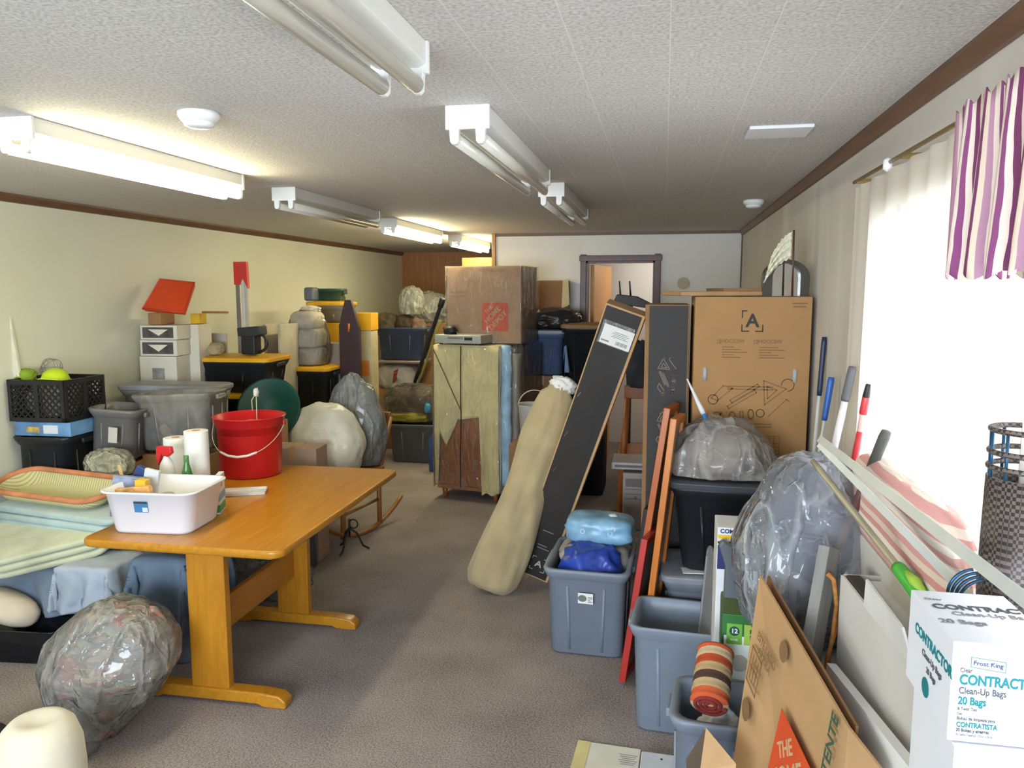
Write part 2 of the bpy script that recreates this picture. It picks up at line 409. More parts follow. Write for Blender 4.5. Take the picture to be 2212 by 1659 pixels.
# flush access panel and the two smoke detectors
a = PZ(1620, 271, CEIL); b_ = PZ(1757, 270, CEIL)
tag(G().box(((a.x + b_.x) / 2, a.y + .09, CEIL - .006), (b_.x - a.x, .17, .012)).build('ceiling_panel', M('panel_white', '#dcdde0', .6, var=.01), bev=.003), 'flush white rectangular panel set in the tiled ceiling near the right wall', 'panel')
def detector(px, py, label):
    p = PZ(px, py, CEIL - .02)
    t = T('smoke_detector', label, 'smoke detector', (p.x, p.y, CEIL))
    G().lathe([(.062, 0), (.062, -.012), (.05, -.03)], 28).build('base', m_white, t, smooth=True)
    G().lathe([(.046, -.028), (.044, -.04), (.03, -.046), (.002, -.047)], 28).build('cover', m_white, t, smooth=True)
detector(430, 258, 'round white smoke detector on the ceiling above the lit front lamp')
detector(1628, 440, 'round white smoke detector at the far end of the ceiling by the right wall')

# ================================================================ FLUORESCENT FIXTURES
m_tube_off = M('unlit_tube_glass', '#cfcabd', .2, var=.02, spec=.6)
m_tube_on = glow('lit_tube', '#fff6cc', 42)
m_refl = M('fixture_white', '#dedcd6', .4, var=.02)
def fixture(x, y0, label, lit, group='fluorescent ceiling lamps', L=1.25):
    t = T('fluorescent_lamp', label, 'ceiling lamp', (x, y0, CEIL), 0, group)
    g = G().prism([(-.062, 0), (-.062, -.05), (-.045, -.058), (.045, -.058), (.062, -.05), (.062, 0)], 0, L)
    g.build('housing', m_refl, t, bev=.003)
    for y in (.006, L - .006):
        G().box((0, y, -.035), (.135, .014, .07)).build('end_plate', m_white, t, bev=.002)
        for x_ in (-.04, .04):
            G().prism([(x_ - .016, -.06), (x_ + .016, -.06), (x_ + .013, -.105), (x_ + .006, -.113), (x_ - .006, -.113), (x_ - .013, -.105)], y - .008, y + .012).build('lamp_holder', m_white, t, bev=.002)
    for x_ in (-.04, .04):
        tb = G().tube([(x_, .018, -.095), (x_, L - .018, -.095)], .0185, 16).build('tube', m_tube_on if lit else m_tube_off, t, smooth=True)
    return t
fixture(-.59, .45, 'unlit twin tube fluorescent lamp nearest the camera, cut off by the top edge', False)
fixture(-.585, 2.27, 'unlit twin tube fluorescent lamp in the middle of the right hand row', False)
fixture(-.575, 3.93, 'unlit twin tube fluorescent lamp farthest back in the right hand row', False)
fixture(-2.03, 2.14, 'lit twin tube fluorescent lamp nearest the camera, glowing beside the left wall', True)
fixture(-1.99, 3.82, 'unlit twin tube fluorescent lamp in the left row, between lit ones', False)
fixture(-2.05, 5.55, 'lit twin tube fluorescent lamp in the left row, next before the farthest', True)
fixture(-2.0, 7.25, 'lit twin tube fluorescent lamp farthest back, over the brown wall recess', True)

# ================================================================ CURTAINS
m_sheer, nt, b = newmat('sheer_curtain'); nt.nodes.remove(b)
v = coords(nt); w_ = nd(nt, 'ShaderNodeTexWave'); w_.bands_direction = 'Y'; w_.inputs['Scale'].default_value = 60; nt.links.new(v, w_.inputs['Vector'])
tr = nd(nt, 'ShaderNodeBsdfTransparent'); tl = nd(nt, 'ShaderNodeBsdfTranslucent'); tl.inputs['Color'].default_value = lin('#f2ebe0'); di = nd(nt, 'ShaderNodeBsdfDiffuse'); di.inputs['Color'].default_value = lin('#efe6da')
a1 = nd(nt, 'ShaderNodeMixShader'); a1.inputs[0].default_value = .45; nt.links.new(di.outputs[0], a1.inputs[1]); nt.links.new(tl.outputs[0], a1.inputs[2])
a2 = nd(nt, 'ShaderNodeMixShader'); a2.inputs[0].default_value = .62; nt.links.new(tr.outputs[0], a2.inputs[1]); nt.links.new(a1.outputs[0], a2.inputs[2])
nt.links.new(a2.outputs[0], nt.nodes['Material Output'].inputs['Surface'])
CY0, CY1 = .45, 2.83
t = T('curtain', 'sheer white curtain hanging full width over the bright window', 'curtain', (XR - .05, CY1, 2.10))
def sheer(u, w):
    y = -(CY1 - CY0) * u
    return (.014 * math.sin(u * 95 + 1.5 * math.sin(u * 17)) * (.5 + .5 * w), y, -1.12 * w)
G().grid(sheer, 190, 14).build('sheer_panel', m_sheer, t, smooth=True)
t2 = T('curtain_rod', 'thin brass coloured curtain rod along the top of the window', 'curtain rod', (XR - .05, CY1 + .03, 2.122))
G().tube([(0, 0, 0), (0, -(CY1 - CY0) - .1, 0)], .006, 10).build('rod', M('rod_brass', '#8f7747', .4, .6), t2, smooth=True)
for y in (-.06, -.55, -1.75): G().box((.022, y, -.004), (.052, .012, .014)).build('bracket', M('rod_brass', '#8f7747'), t2)
G().lathe([(.003, .02), (.013, .012), (.013, -.012), (.003, -.02)], 12, (-.004, -.42, -.006)).build('clip', m_white, t2, smooth=True)
m_stripe = stripes('striped_curtain_cloth', ['#e2cdb8', '#7a3a62', '#efdcd0', '#8e4a7a', '#e9d5c8', '#b98aa0'], 5.0, 'Y', .9, .6)
t = T('valance_curtain', 'short purple and cream striped curtain at the near end of the window', 'curtain', (XR - .09, 1.80, 2.125))
def val(u, w): return (.018 * math.sin(u * 40) * (.3 + w), -.62 * u, -.345 * w - .008 * math.sin(u * 90))
G().grid(val, 90, 10).build('striped_panel', m_stripe, t, smooth=True, solid=.003)

# ================================================================ LIGHT, WORLD, CAMERA
def area(name, loc, rot, sx, sy, power, col):
    l = bpy.data.lights.new(name, 'AREA'); l.shape = 'RECTANGLE'; l.size = sx; l.size_y = sy; l.energy = power; l.color = col
    o = bpy.data.objects.new(name, l); C.objects.link(o); o.location = loc; o.rotation_euler = rot; return o
area('daylight_right_window', (XR + .45, (WY0 + WY1) / 2, 1.62), (0, R(90 - 8), 0), 1.3, 2.4, 105, (.84, .92, 1))
area('daylight_front_window', ((FX0 + FX1) / 2, YF - .35, 1.5), (R(84), 0, 0), 3.2, 1.3, 285, (.76, .88, 1))
hl = bpy.data.lights.new('hall_fill', 'POINT'); hl.energy = 14; hl.shadow_soft_size = .12; hl.color = (1, .9, .78)
ho = bpy.data.objects.new('hall_fill', hl); C.objects.link(ho); ho.location = (.15, YB + .9, 2.1)  # unseen fill light added to brighten the hall behind the doorway
wld = bpy.data.worlds.new('World'); bpy.context.scene.world = wld; wld.use_nodes = True
bg = wld.node_tree.nodes['Background']; bg.inputs['Color'].default_value = (.8, .9, 1, 1); bg.inputs['Strength'].default_value = 3.5
cam = bpy.data.cameras.new('camera'); co = bpy.data.objects.new('camera', cam); C.objects.link(co)
co.location = (0, 0, EYE); co.rotation_euler = (PI / 2 - PITCH, 0, YAW)
cam.sensor_fit = 'HORIZONTAL'; cam.sensor_width = 36; cam.lens = 36 * FPX / 2212; cam.clip_start = .05
S = bpy.context.scene; S.camera = co
S.view_settings.view_transform = 'Standard'; S.view_settings.look = 'None'; S.view_settings.gamma = 1; S.view_settings.use_curve_mapping = False
S.view_settings.exposure = 0.0
# ================================================================ SHARED MATERIALS FOR THE GOODS
m_card = M('cardboard', '#b18c62', .8, var=.06, vs=9, bs=.1)
m_card2 = M('cardboard_pale', '#c09a70', .8, var=.05, vs=9, bs=.1)
m_card_dk = M('cardboard_brown', '#8f6a45', .8, var=.08, bs=.1)
m_tape = M('packing_tape', '#b59468', .25, var=.03)
m_print = M('black_print', '#3b342e', .7, var=.02)
m_print_soft = M('faded_print', '#80613f', .8, var=.03)
m_print_grey = M('grey_print', '#8a8a8e', .7, var=.02)
m_orange = M('orange_print', '#cc4a1e', .7, var=.05)
m_charbox = M('charcoal_printed_card', '#2f2b29', .6, var=.1)
m_grey = M('grey_tote_plastic', '#7b8491', .42, var=.04, bs=.08, bscale=160)
m_greydk = M('dark_grey_plastic', '#5d6066', .45, var=.06)
m_navy = M('navy_plastic', '#26334f', .4, var=.1)
m_bluegrey = M('blue_grey_tote_plastic', '#4a5a78', .45, var=.1)
m_blk = M('black_tote_plastic', '#1d1f22', .4, var=.12)
m_yel = M('yellow_lid_plastic', '#d9a21b', .4, var=.06)
m_cream = M('cream_cloth', '#d8c88f', .9, var=.08, bs=.3, bscale=140, sheen=.2)
m_paper = M('white_paper', '#e4e3e0', .8, var=.02)
m_film = film('clear_bag_film', '#e6e8ec', .34, .1, 7, .8)
m_wrap = film('shrink_wrap', '#e8e4dc', .07, .10, 22, .45)
m_metal = M('bare_metal', '#b9bcc0', .25, 1, var=.04)
m_red = M('red_plastic', '#c41f24', .32, var=.05)
# ================================================================ MAKERS
def tote(label, loc, w, d, h, mat, rz=0, group=None, lid=None, taper=.84, sticker=None, cat='storage tote', name='storage_tote', ribs=3, rim=.022, mat4=None):
    t = T(name, label, cat, loc, rz, group, mat4)
    hb = h - (.03 if lid else 0)
    n = 5; r = .05
    def o(k, off=0, z=None): return rr(w * k + off, d * (taper + (k - taper) * 1.0) / 1 * 1 + off, r, z, n)
    wb, db = w * taper, d * taper
    g = G()
    wt, dt_ = w - 2 * rim, d - 2 * rim
    rings = [rr(wb - .03, db - .03, r * .8, 0, n), rr(wb, db, r, .012, n), rr(wt, dt_, r, hb - .055, n), rr(wt + .012, dt_ + .012, r, hb - .05, n),
             rr(w - .006, d - .006, r, hb - .02, n), rr(w, d, r, hb - .006, n), rr(w - .01, d - .01, r, hb, n),
             rr(wt - .008, dt_ - .008, r, hb - .004, n), rr(wt - .012, dt_ - .012, r, hb - .06, n), rr(wb - .008, db - .008, r, .008, n)]
    g.rings(rings)
    # moulded panels on the four sides
    for sd in range(4):
        L, hw, hb_ = (wb, dt_ / 2, db / 2) if sd % 2 == 0 else (db, wt / 2, wb / 2)
        ry = Matrix.Rotation(sd * PI / 2, 4, 'Z')
        for x in ((-L * .22, L * .22) if ribs else ()):
            a0, b0, a1, b1 = -hb_ - .004, -hb_ + .003, -hw - .004, -hw + .004
            z0, z1 = .03, hb - .085
            k = (z1) / (hb - .055); y1 = -hb_ + (-hw + hb_) * k; kx = 1 + (1 / taper - 1) * k * .8
            vs = [(x - .006, -hb_ - .005, z0), (x + .006, -hb_ - .005, z0), (x + .006, -hb_ + .004, z0), (x - .006, -hb_ + .004, z0),
                  (x * kx - .006, y1 - .006, z1), (x * kx + .006, y1 - .006, z1), (x * kx + .006, y1 + .004, z1), (x * kx - .006, y1 + .004, z1)]
            g.add(vs, [(0, 1, 2, 3), (4, 5, 6, 7), (0, 1, 5, 4), (1, 2, 6, 5), (2, 3, 7, 6), (3, 0, 4, 7)], ry)
    g.build('bin', mat, t, smooth=True).data.polygons.foreach_set('use_smooth', [True] * len(g.f))
    for s in (-1, 1):
        G().box((s * (w / 2 + .004), 0, hb - .035), (.02, d * .34, .03)).build('handle', mat, t, bev=.006)
    if lid:
        g = G(); g.rings([rr(w + .012, d + .012, r, h - .038, n), rr(w + .016, d + .016, r, h - .012, n), rr(w - .01, d - .01, r, h - .004, n), rr(w - .07, d - .07, r * .8, h - .006, n), rr(w - .09, d - .09, r * .8, h, n)])
        g.build('lid', lid, t, bev=.003)
    if sticker: sticker(t, w, d, h, wb, db)
    return t
def carton(label, loc, w, d, h, mat=None, rz=0, group=None, name='cardboard_box', cat='cardboard box', tape=True, mat4=None, bev=.006):
    t = T(name, label, cat, loc, rz, group, mat4)
    G().box((0, 0, h / 2), (w, d, h)).build('carton', mat or m_card, t, bev=bev)
    if tape:
        g = G(); g.box((0, 0, h + .0008), (.05, d * .96, .0015)); g.box((0, -d / 2 - .0008, h - .04), (.05, .0015, .08)); g.build('tape_strip', m_tape, t)
    return t
def hd_logo(parent, cx, cz, s, y, face='front'):
    """orange stencil square with slanting lettering"""
    g = G(); g.box((cx, y, cz), (s, .001, s)); sq = g.build('printed_square', m_orange, parent)
    for k, (w_, q, dx, dz) in enumerate((('THE', .2, -.24, .25), ('HOME', .27, -.09, .06), ('DEPOT', .27, .12, -.13))):
        text(sq, w_, q * s, (cx + dx * s, y - .0012, cz + dz * s), m_card2, roll=R(45), bold=.02)
    return sq
def leaner(p0, p1, xd):
    """frame whose z axis runs from p0 to p1 and the length between them"""
    p0, p1 = Vector(p0), Vector(p1); return basis(p0, xd, p1 - p0), (p1 - p0).length
def stick(name, label, cat, a, b, parts, group=None):
    """a pole from a to b; parts: (name, from, to, radius, radius2, material)"""
    a, b = Vector(a), Vector(b); L = (b - a).length
    t = T(name, label, cat, group=group, mat=basis(a, (1, 0, 0.01), b - a))
    for nm, f0, f1, r0, r1, mt in parts:
        G().tube([(0, 0, f0 * L), (0, 0, (f0 * .9 + f1 * .1) * L), (0, 0, (f0 * .1 + f1 * .9) * L), (0, 0, f1 * L)], [r0 * .9, r0, r1, r1 * .85], 12).build(nm, mt, t, smooth=True)
    return t

# ================================================================ WRAPPED DRESSER WITH ITS BOX
DY = 6.08
dx0, dx1 = PZ(950, 1075).x, PZ(1078, 1086).x
dtop = P(1030, 748, DY).z
dw = dx1 - dx0 + .04
dres = T('wrapped_dresser', 'tall wooden dresser wrapped in cream packing cloth and clear film mid room', 'dresser', ((dx0 + dx1) / 2 + .04, DY + .27, 0), -11)
m_dw = wood('dresser_wood', '#8a4f24', '#a5642f', (8, 8, 1.2), .3)
g = G(); g.box((0, 0, .1 + (dtop - .1) / 2), (dw - .04, .5, dtop - .12)); g.box((0, -.01, .105), (dw - .02, .53, .03)); g.build('cabinet', m_dw, dres, bev=.004)
for x in (-1, 1):
    for y in (-1, 1): G().tube([(x * (dw / 2 - .05), y * .21, .1), (x * (dw / 2 - .05), y * .21, 0)], [.028, .018], 12).build('leg', m_dw, dres, smooth=True)
hz = dtop
def drape(u, w):  # cloth over the front, hem hanging lower at the left corner and down the right side
    x = (u - .5) * (dw + .02)
    hem = .62 + .16 * math.exp(-((u - .28) / .12) ** 2) * -1 + (.0 if u < .68 else 0)
    lo = hz * (.50 - .16 * max(0, 1 - abs(u - .20) / .17) + .07 * u)
    k = min(1, max(0, (.09 - u) / .04)); lo = lo * (1 - k) + .12 * k
    k = min(1, max(0, (u - .70) / .05)); lo = lo * (1 - k) + (.075 + .012 * math.sin(u * 40)) * k
    z = hz + .004 - (hz - lo) * w
    return (x, -.275 - .012 * math.sin(u * 19 + w * 5) * w - .01 * w, z)
G().grid(drape, 160, 24).build('packing_cloth', m_cream, dres, smooth=True, solid=.006)
def drape2(u, w):
    y = -.27 + .55 * u; return (dw / 2 + .012 + .006 * math.sin(u * 30 + w * 9), y, hz - (hz - .1) * w)
G().grid(drape2, 30, 24).build('side_cloth', M('grey_packing_cloth', '#c2b8a4', .9, var=.12, bs=.3), dres, smooth=True, solid=.006)
def column(x, y, r, z0, z1, seed):
    return [[Vector((x + (r + .008 * noise.noise(Vector((seed, w * 9, 0)))) * math.cos(a), y + .8 * r * math.sin(a), z0 + (z1 - z0) * w)) for a in [2 * PI * k / 14 for k in range(14)]] for w in [i / 24 for i in range(25)]]
G().rings(column(dw / 2 + .055, -.225, .042, .16, hz + .012, 3)).build('blue_padding', M('pale_blue_foam', '#a4cbe6', .5, var=.16, vs=9), dres, smooth=True)
G().rings(column(dw / 2 + .125, -.16, .040, .10, hz - .06, 8)).build('grey_padding', M('grey_padding', '#9a8f80', .7, var=.12, vs=9), dres, smooth=True)
G().box((0, 0, hz + .003), (dw + .01, .53, .008)).build('top_cloth', m_cream, dres)
def wrapfn(hw, y0, y1, zlo, zhi, seed=0, ex=0):
    P_ = [(-hw, y1), (-hw, y0), (hw + ex, y0), (hw + ex, y1)]; Ls = [y1 - y0, 2 * hw + ex, y1 - y0]; T_ = sum(Ls)
    def f(u, w):
        s = u * T_; i = 0
        while i < 2 and s > Ls[i]: s -= Ls[i]; i += 1
        k = s / Ls[i]; a, b = P_[i], P_[i + 1]
        n = ((-1, 0), (0, -1), (1, 0))[i]; e = .003 * noise.noise(Vector((u * 14, w * 9, seed)))
        return (a[0] + (b[0] - a[0]) * k + n[0] * e, a[1] + (b[1] - a[1]) * k + n[1] * e, zlo + (zhi - zlo) * w)
    return f
G().grid(wrapfn(dw / 2 + .02, -.300, .29, .10, hz + .005, 0, .15), 90, 40).build('shrink_film', m_wrap, dres, smooth=True)
G().tube([(-.03, -.306, hz), (-.035, -.308, hz * .7), (-.032, -.306, hz * .55), (-.045, -.306, .12)], .004, 6).build('cord', m_black, dres)
G().tube([(-dw / 2, -.304, hz - .03), (-.04, -.307, hz * .60)], .003, 6).build('cord', m_black, dres)
# silver player at the front edge of the dresser top
pl = T('dvd_player', 'flat silver disc player lying at the front edge of the wrapped dresser top', 'disc player', (dres.location.x - .09, DY + .1, dtop + .012), -11)
G().box((0, 0, .045), (.42, .26, .07)).build('case', M('silver_plastic', '#a4a69c', .4, .3, var=.05), pl, bev=.005)
G().box((-.02, -.1315, .055), (.14, .003, .018)).build('disc_tray', M('silver_dark', '#7a7c76', .4, .3), pl)
G().box((.1, -.1315, .05), (.07, .003, .025)).build('display', m_black, pl)
for x in (-.17, .17): G().lathe([(.018, 0), (.018, .011)], 12, (x, -.09, 0)).build('foot', m_black, pl)
G().blob(.12, .08, .07, .3, 4, 3, sub=3, c=(-.10, -.06, .08)).build('cable_bundle', m_black, pl, smooth=True)
# big box on top
bx, bz, bw, bh = fit(964, 573, 1132, 742, 6.26)
hb = T('moving_box', 'large film wrapped cardboard moving box with orange square logo on top of the dresser', 'cardboard box', (bx + .02, 6.26 + .21, dtop + .014), -9)
bh = bz + bh - dtop - .02
cb = G().box((0, 0, bh / 2), (bw, .42, bh)).build('carton', M('cardboard_shaded', '#ab8561', .75, var=.05, bs=.1), hb, bev=.01)
hd_logo(hb, .105, bh * .345, .235, -.2115)
text(hb, 'LARGE BOX', .03, (-.23, -.2115, bh * .66), m_print_soft, bold=.01)
text(hb, 'CAJA GRANDE', .022, (-.23, -.2115, bh * .61), m_print_soft)
text(hb, 'MOVING   BOX', .035, (.08, -.2115, bh * .94), m_print_soft)
G().grid(wrapfn(bw / 2 + .012, -.2215, .22, .0, bh + .003, 4), 90, 40).build('shrink_film', m_wrap, hb, smooth=True)

# ================================================================ CREAM ROLL AND THE LEANING CHARCOAL BOX
fl = P(1030, 1285, 4.12); fl.z = .02
A0, A1 = PZ(1052, 1272, .03) + Vector((0, .02, 0)), P(1217, 835, 4.30)
mm, L = leaner(A0, A1, (1, .1, 0))
ro = T('wrapped_roll', 'long cream cloth covered roll leaning against the charcoal box', 'cloth roll', mat=mm)
g = G(); rings = []
for i in range(41):
    u = i / 40
    w = .152 - .035 * u + .012 * math.sin(u * 9)
    d = .085 - .02 * u
    if u < .05: w *= .82 + 3.6 * u; d *= .7 + 6 * u
    if u > .74: k = (u - .74) / .26; w *= 1 - .28 * k; d *= 1 - .2 * k
    if u > .97: w *= .75; d *= .75
    cx = .012 * math.sin(u * 5)
    rings.append([Vector((cx + w * math.cos(a) * (1 + .03 * math.sin(3 * a + 6 * u)), d * math.sin(a) * (1 + .05 * math.sin(5 * a + 11 * u)) + .02 * noise.noise(Vector((3 * math.cos(a), 3 * math.sin(a) + 5 * u, u * 4))), u * L)) for a in [2 * PI * k / 36 for k in range(36)]])
g.rings(rings); g.build('cloth_cover', M('roll_cloth', '#a99873', .9, var=.1, vs=5, bs=.25, bscale=120, sheen=.2), ro, smooth=True)
G().blob(.15, .09, .08, .25, 4, 5, sub=4, c=(.0, 0, L - .025)).build('stuffing', M('white_wadding', '#e2e1dc', .9), ro, smooth=True)
# charcoal box, leaning to the right onto the upright charcoal box
b0, b1 = PZ(1115, 1258), PZ(1178, 1276)
bl = Vector((b0.x, 4.33, 0)); 
t0, t1 = P(1312, 648, 3.98), P(1392, 690, 3.98)
wv = (t1 - t0); 
bw_ = wv.length
base = Vector((b0.x + wv.x / 2 * 1.02, 4.33, .065)); topc = (t0 + t1) / 2
mm, L = leaner(base, topc, wv)
lb = T('long_flat_box', 'long charcoal printed box with white shipping label leaning to the right', 'flat pack box', mat=mm)
G().box((0, .055, L / 2), (bw_, .11, L)).build('carton', m_card2, lb, bev=.003)
G().box((-.004, -.001, L / 2), (bw_ - .022, .003, L - .02)).build('printed_front', m_charbox, lb)
pl_ = G().box((.005, -.003, L - .155), (.165, .003, .105)).build('shipping_label', m_paper, lb)
G().box((-.004, -.0025, L - .147), (.17, .002, .13)).build('label_pouch', film('pouch_film', '#d7d9d4', .5), lb)
g = G()
for k in range(4): g.box((.02, -.0052, L - .13 - k * .009), (.07 + .02 * (k % 2), .0005, .003))
for k in range(9): g.box((.01 + k * .007, -.0052, L - .185), (.003 + .001 * (k % 3), .0005, .02))
g.box((-.05, -.0052, L - .19), (.045, .0005, .008)); g.build('label_lettering', m_print_grey, pl_)
g = G()
for z, x in ((.62, -.075), (.86, -.08), (1.12, -.083)): g.box((x, -.004, L * .42 + (z - .62) * .95), (.004, .003, .035), (0, .25, 0))
g.build('staple', m_metal, lb)
m_lt = M('white_print', '#bdb5aa', .7)
text(lb, 'A', .06, (.02, -.004, .10), m_lt, bold=.02)
strokes(lb, [[(-.025, .13), (-.025, .145), (-.005, .145)], [(.065, .07), (.065, .055), (.045, .055)], [(-.025, .07), (-.025, .055), (-.005, .055)], [(.065, .13), (.065, .145), (.045, .145)]], .004, m_lt, -.004)
strokes(lb, [[(-.02, .21), (.05, .21)], [(-.02, .23), (.03, .23)], [(-.02, .33), (.04, .33)]], .005, m_print_grey, -.004)

# ================================================================ UPRIGHT BOXES BY THE RIGHT WALL
TY = 3.66
# narrow charcoal box
cx, z, w, h = fit(1404, 658, 1500, 1010, 3.76)
ub = T('upright_flat_box', 'tall upright charcoal box with pale tool drawings beside the tan box', 'flat pack box', (cx - .03, 3.76 + .26, 0), 0)
H1 = z + h
G().box((0, 0, H1 / 2), (w, .5, H1)).build('carton', m_card_dk, ub, bev=.004)
G().box((.006, -.2505, H1 / 2), (w - .028, .003, H1 - .012)).build('printed_front', m_charbox, ub)
def tools(s, ox, oz, rot=0):
    """outline drawings of fittings: brackets, bolts, rails, knobs"""
    L = [[(0, 0), (.9, .5), (.95, .42), (.05, -.08), (0, 0)], [(.1, .2), (1.0, .7), (1.05, .62), (.15, .12), (.1, .2)],
         [(1.2, 0), (1.2, .8), (1.9, .5), (1.2, 0)], [(1.3, .2), (1.3, .6), (1.6, .47), (1.3, .2)], [(-.5, .3), (-.1, .7), (.2, .6), (-.3, .2), (-.5, .3)]]
    L += [arc(-.45, .25, .16), arc(-.35, -.3, .12), arc(.15, -.35, .1, 0, 360, 12, 1.6), arc(.75, -.3, .09, 0, 360, 12, 1.8), arc(1.95, .62, .2, -90, 180), arc(1.05, -.28, .13)]
    L += [[(-.3, -.45), (-.2, -.2), (-.1, -.45)], [(.4, -.45), (.4, -.2), (.5, -.2), (.5, -.45)], [(1.3, -.4), (1.9, .15), (2.0, .05)]]
    c_, s_ = math.cos(rot), math.sin(rot)
    return [[(ox + s * (x * c_ - y * s_), oz + s * (x * s_ + y * c_)) for x, y in l] for l in L]
dl_ = M('tan_line_print', '#8d7c6c', .7)
for k, zz in enumerate((.40, .66, .92)): strokes(ub, tools(.072, .010, H1 - zz, R(85)), .0035, dl_, -.2525)
# tan box
cx, z, w, h = fit(1502, 641, 1760, 1000, TY)
tb = T('tan_flat_box', 'tall tan cardboard box with letter A mark standing by the right wall', 'flat pack box', (cx - .016, TY + .27, 0), 0)
H2 = z + h
G().box((0, 0, H2 / 2), (w - .012, .52, H2)).build('carton', M('tan_cardboard', '#a87f52', .8, var=.04, vs=4, bs=.08), tb, bev=.004)
yf = -.2605
text(tb, 'A', .085, (.0, yf, H2 - .112), m_print, bold=.025)
q = .046
strokes(tb, [[(-q + .02, H2 - .065), (-q, H2 - .065), (-q, H2 - .095)], [(q, H2 - .13), (q, H2 - .158), (q - .03, H2 - .158)], [(-q, H2 - .13), (-q, H2 - .158), (-q + .03, H2 - .158)]], .005, m_print, yf)
for xo, s_ in ((-.155, 'SHWD2CSW'), (.01, 'SHWD2CWA')):
    strokes(tb, [[(xo, H2 - .20), (xo + .016, H2 - .20), (xo + .016, H2 - .216), (xo, H2 - .216), (xo, H2 - .20)]], .002, m_print_soft, yf)
    text(tb, '2' + 'HDCSW'[0:3] + 'CSW', .024, (xo + .065, yf, H2 - .205), m_print_soft, bold=.01)
    strokes(tb, [[(xo + .025, H2 - .232 - .012 * k), (xo + .025 + .05 + .03 * ((k * 7 + int(xo * 100)) % 3), H2 - .232 - .012 * k)] for k in range(5)], .004, m_print_soft, yf)
strokes(tb, [[(.175, H2 - .03), (.235, H2 - .03)], [(.18, H2 - .045), (.23, H2 - .045)]], .006, m_print_soft, yf)
for x in (-.205, .195):
    G().tube([(x, yf + .0, H2 - .33), (x, yf, H2 - .39)], .009, 12).build('hand_hole', M('hole_liner', '#aab0b0', .6), tb, smooth=True)
strokes(tb, [[(-.10, H2 - .415), (.1, H2 - .415)], [(-.10, H2 - .428), (.1, H2 - .428)], [(-.11, H2 - .59), (.1, H2 - .59)], [(-.11, H2 - .603), (.1, H2 - .603)]], .005, m_print_soft, yf)
strokes(tb, tools(.14, -.10, H2 - .51, R(4)), .004, m_print_soft, yf)
def plan(ox, oz, s):
    L = [[(0, 0), (0, s), (s, s), (s, 0), (0, 0)]]
    for k in (.2, .4, .5, .7): L.append([(ox * 0 + k * s, .25 * s), (k * s, .95 * s)])
    L += [[(.72 * s, k * s), (.96 * s, k * s)] for k in (.2, .4, .6)]
    return [[(ox + x, oz + y) for x, y in l] for l in L]
for x, z_ in ((-.06, .73), (.055, .73), (-.06, .83), (.055, .83)): strokes(tb, plan(x, H2 - z_, .085), .003, m_print_soft, yf)
# flat boards lying on the boxes, the arched mirror
fb = carton('flat folded cardboard sheet lying across the tops of the tall boxes', (cx - .18, TY + .26, max(H1, H2) + .003), .42, .44, .022, m_card, 12, name='cardboard_sheet', cat='cardboard sheet', tape=False)
G().box((.09, -.06, .03), (.2, .3, .014)).build('loose_flap', m_card_dk, fb)
mc, mz, mw, mh = fit(1648, 560, 1752, 637, TY + .06)
mz = H2 + .003
mir = T('arched_mirror', 'dark arched table mirror reflecting the room, standing on the tan box', 'mirror', (mc, TY + .1, mz), 8)
ar = mw * .42; hh = .085
g = G(); outer = [(mw / 2, 0)] + [(mw / 2 * math.cos(a), hh + mw / 2 * .78 * math.sin(a)) for a in [PI * k / 24 for k in range(25)]] + [(-mw / 2, 0)]
inner = [(ar * .72 * (p[0] / (mw / 2)), (p[1] - hh) * .8 + hh if p[1] > hh else p[1]) for p in outer]
o = len(outer)
rings = [[Vector((p[0], y, p[1])) for p in src] for y, src in ((-.02, outer), (.02, outer), (.02, inner), (-.02, inner), (-.02, outer))]
g.rings(rings, False, False, closed=False); g.build('frame', M('dark_mirror_frame', '#4c463f', .4), mir)
g = G(); g.rings([[Vector((p[0], y, p[1])) for p in inner] for y in (.0, .006)]); g.build('mirror_glass', M('mirror_silver', '#d6d6d4', .08, 1, var=0), mir)
st = T('feather_duster', 'cream feathery plume on a dark stick above the arched mirror', 'duster', (P(1712, 637, TY + .02).x, TY + .03, H2 + .003))
stz = P(1708, 498, TY + .03).z - H2
G().tube([(0, 0, 0), (-.004, 0, stz)], [.005, .004], 8).build('stick', m_dark_trim, st, smooth=True)
def plume(u, w):
    a = (u - .5)
    return (-.012 - .085 * w - .03 * u * w, .015 * math.sin(u * 21) * (w + .2), stz * (.97 - .40 * u - .28 * w * w - .1 * w) + .006 * math.sin(w * 40 + u * 30))
G().grid(plume, 26, 12).build('plume', M('cream_feather', '#e3ddc0', .9, var=.1, vs=20, sheen=.3), st, smooth=True, solid=.004)

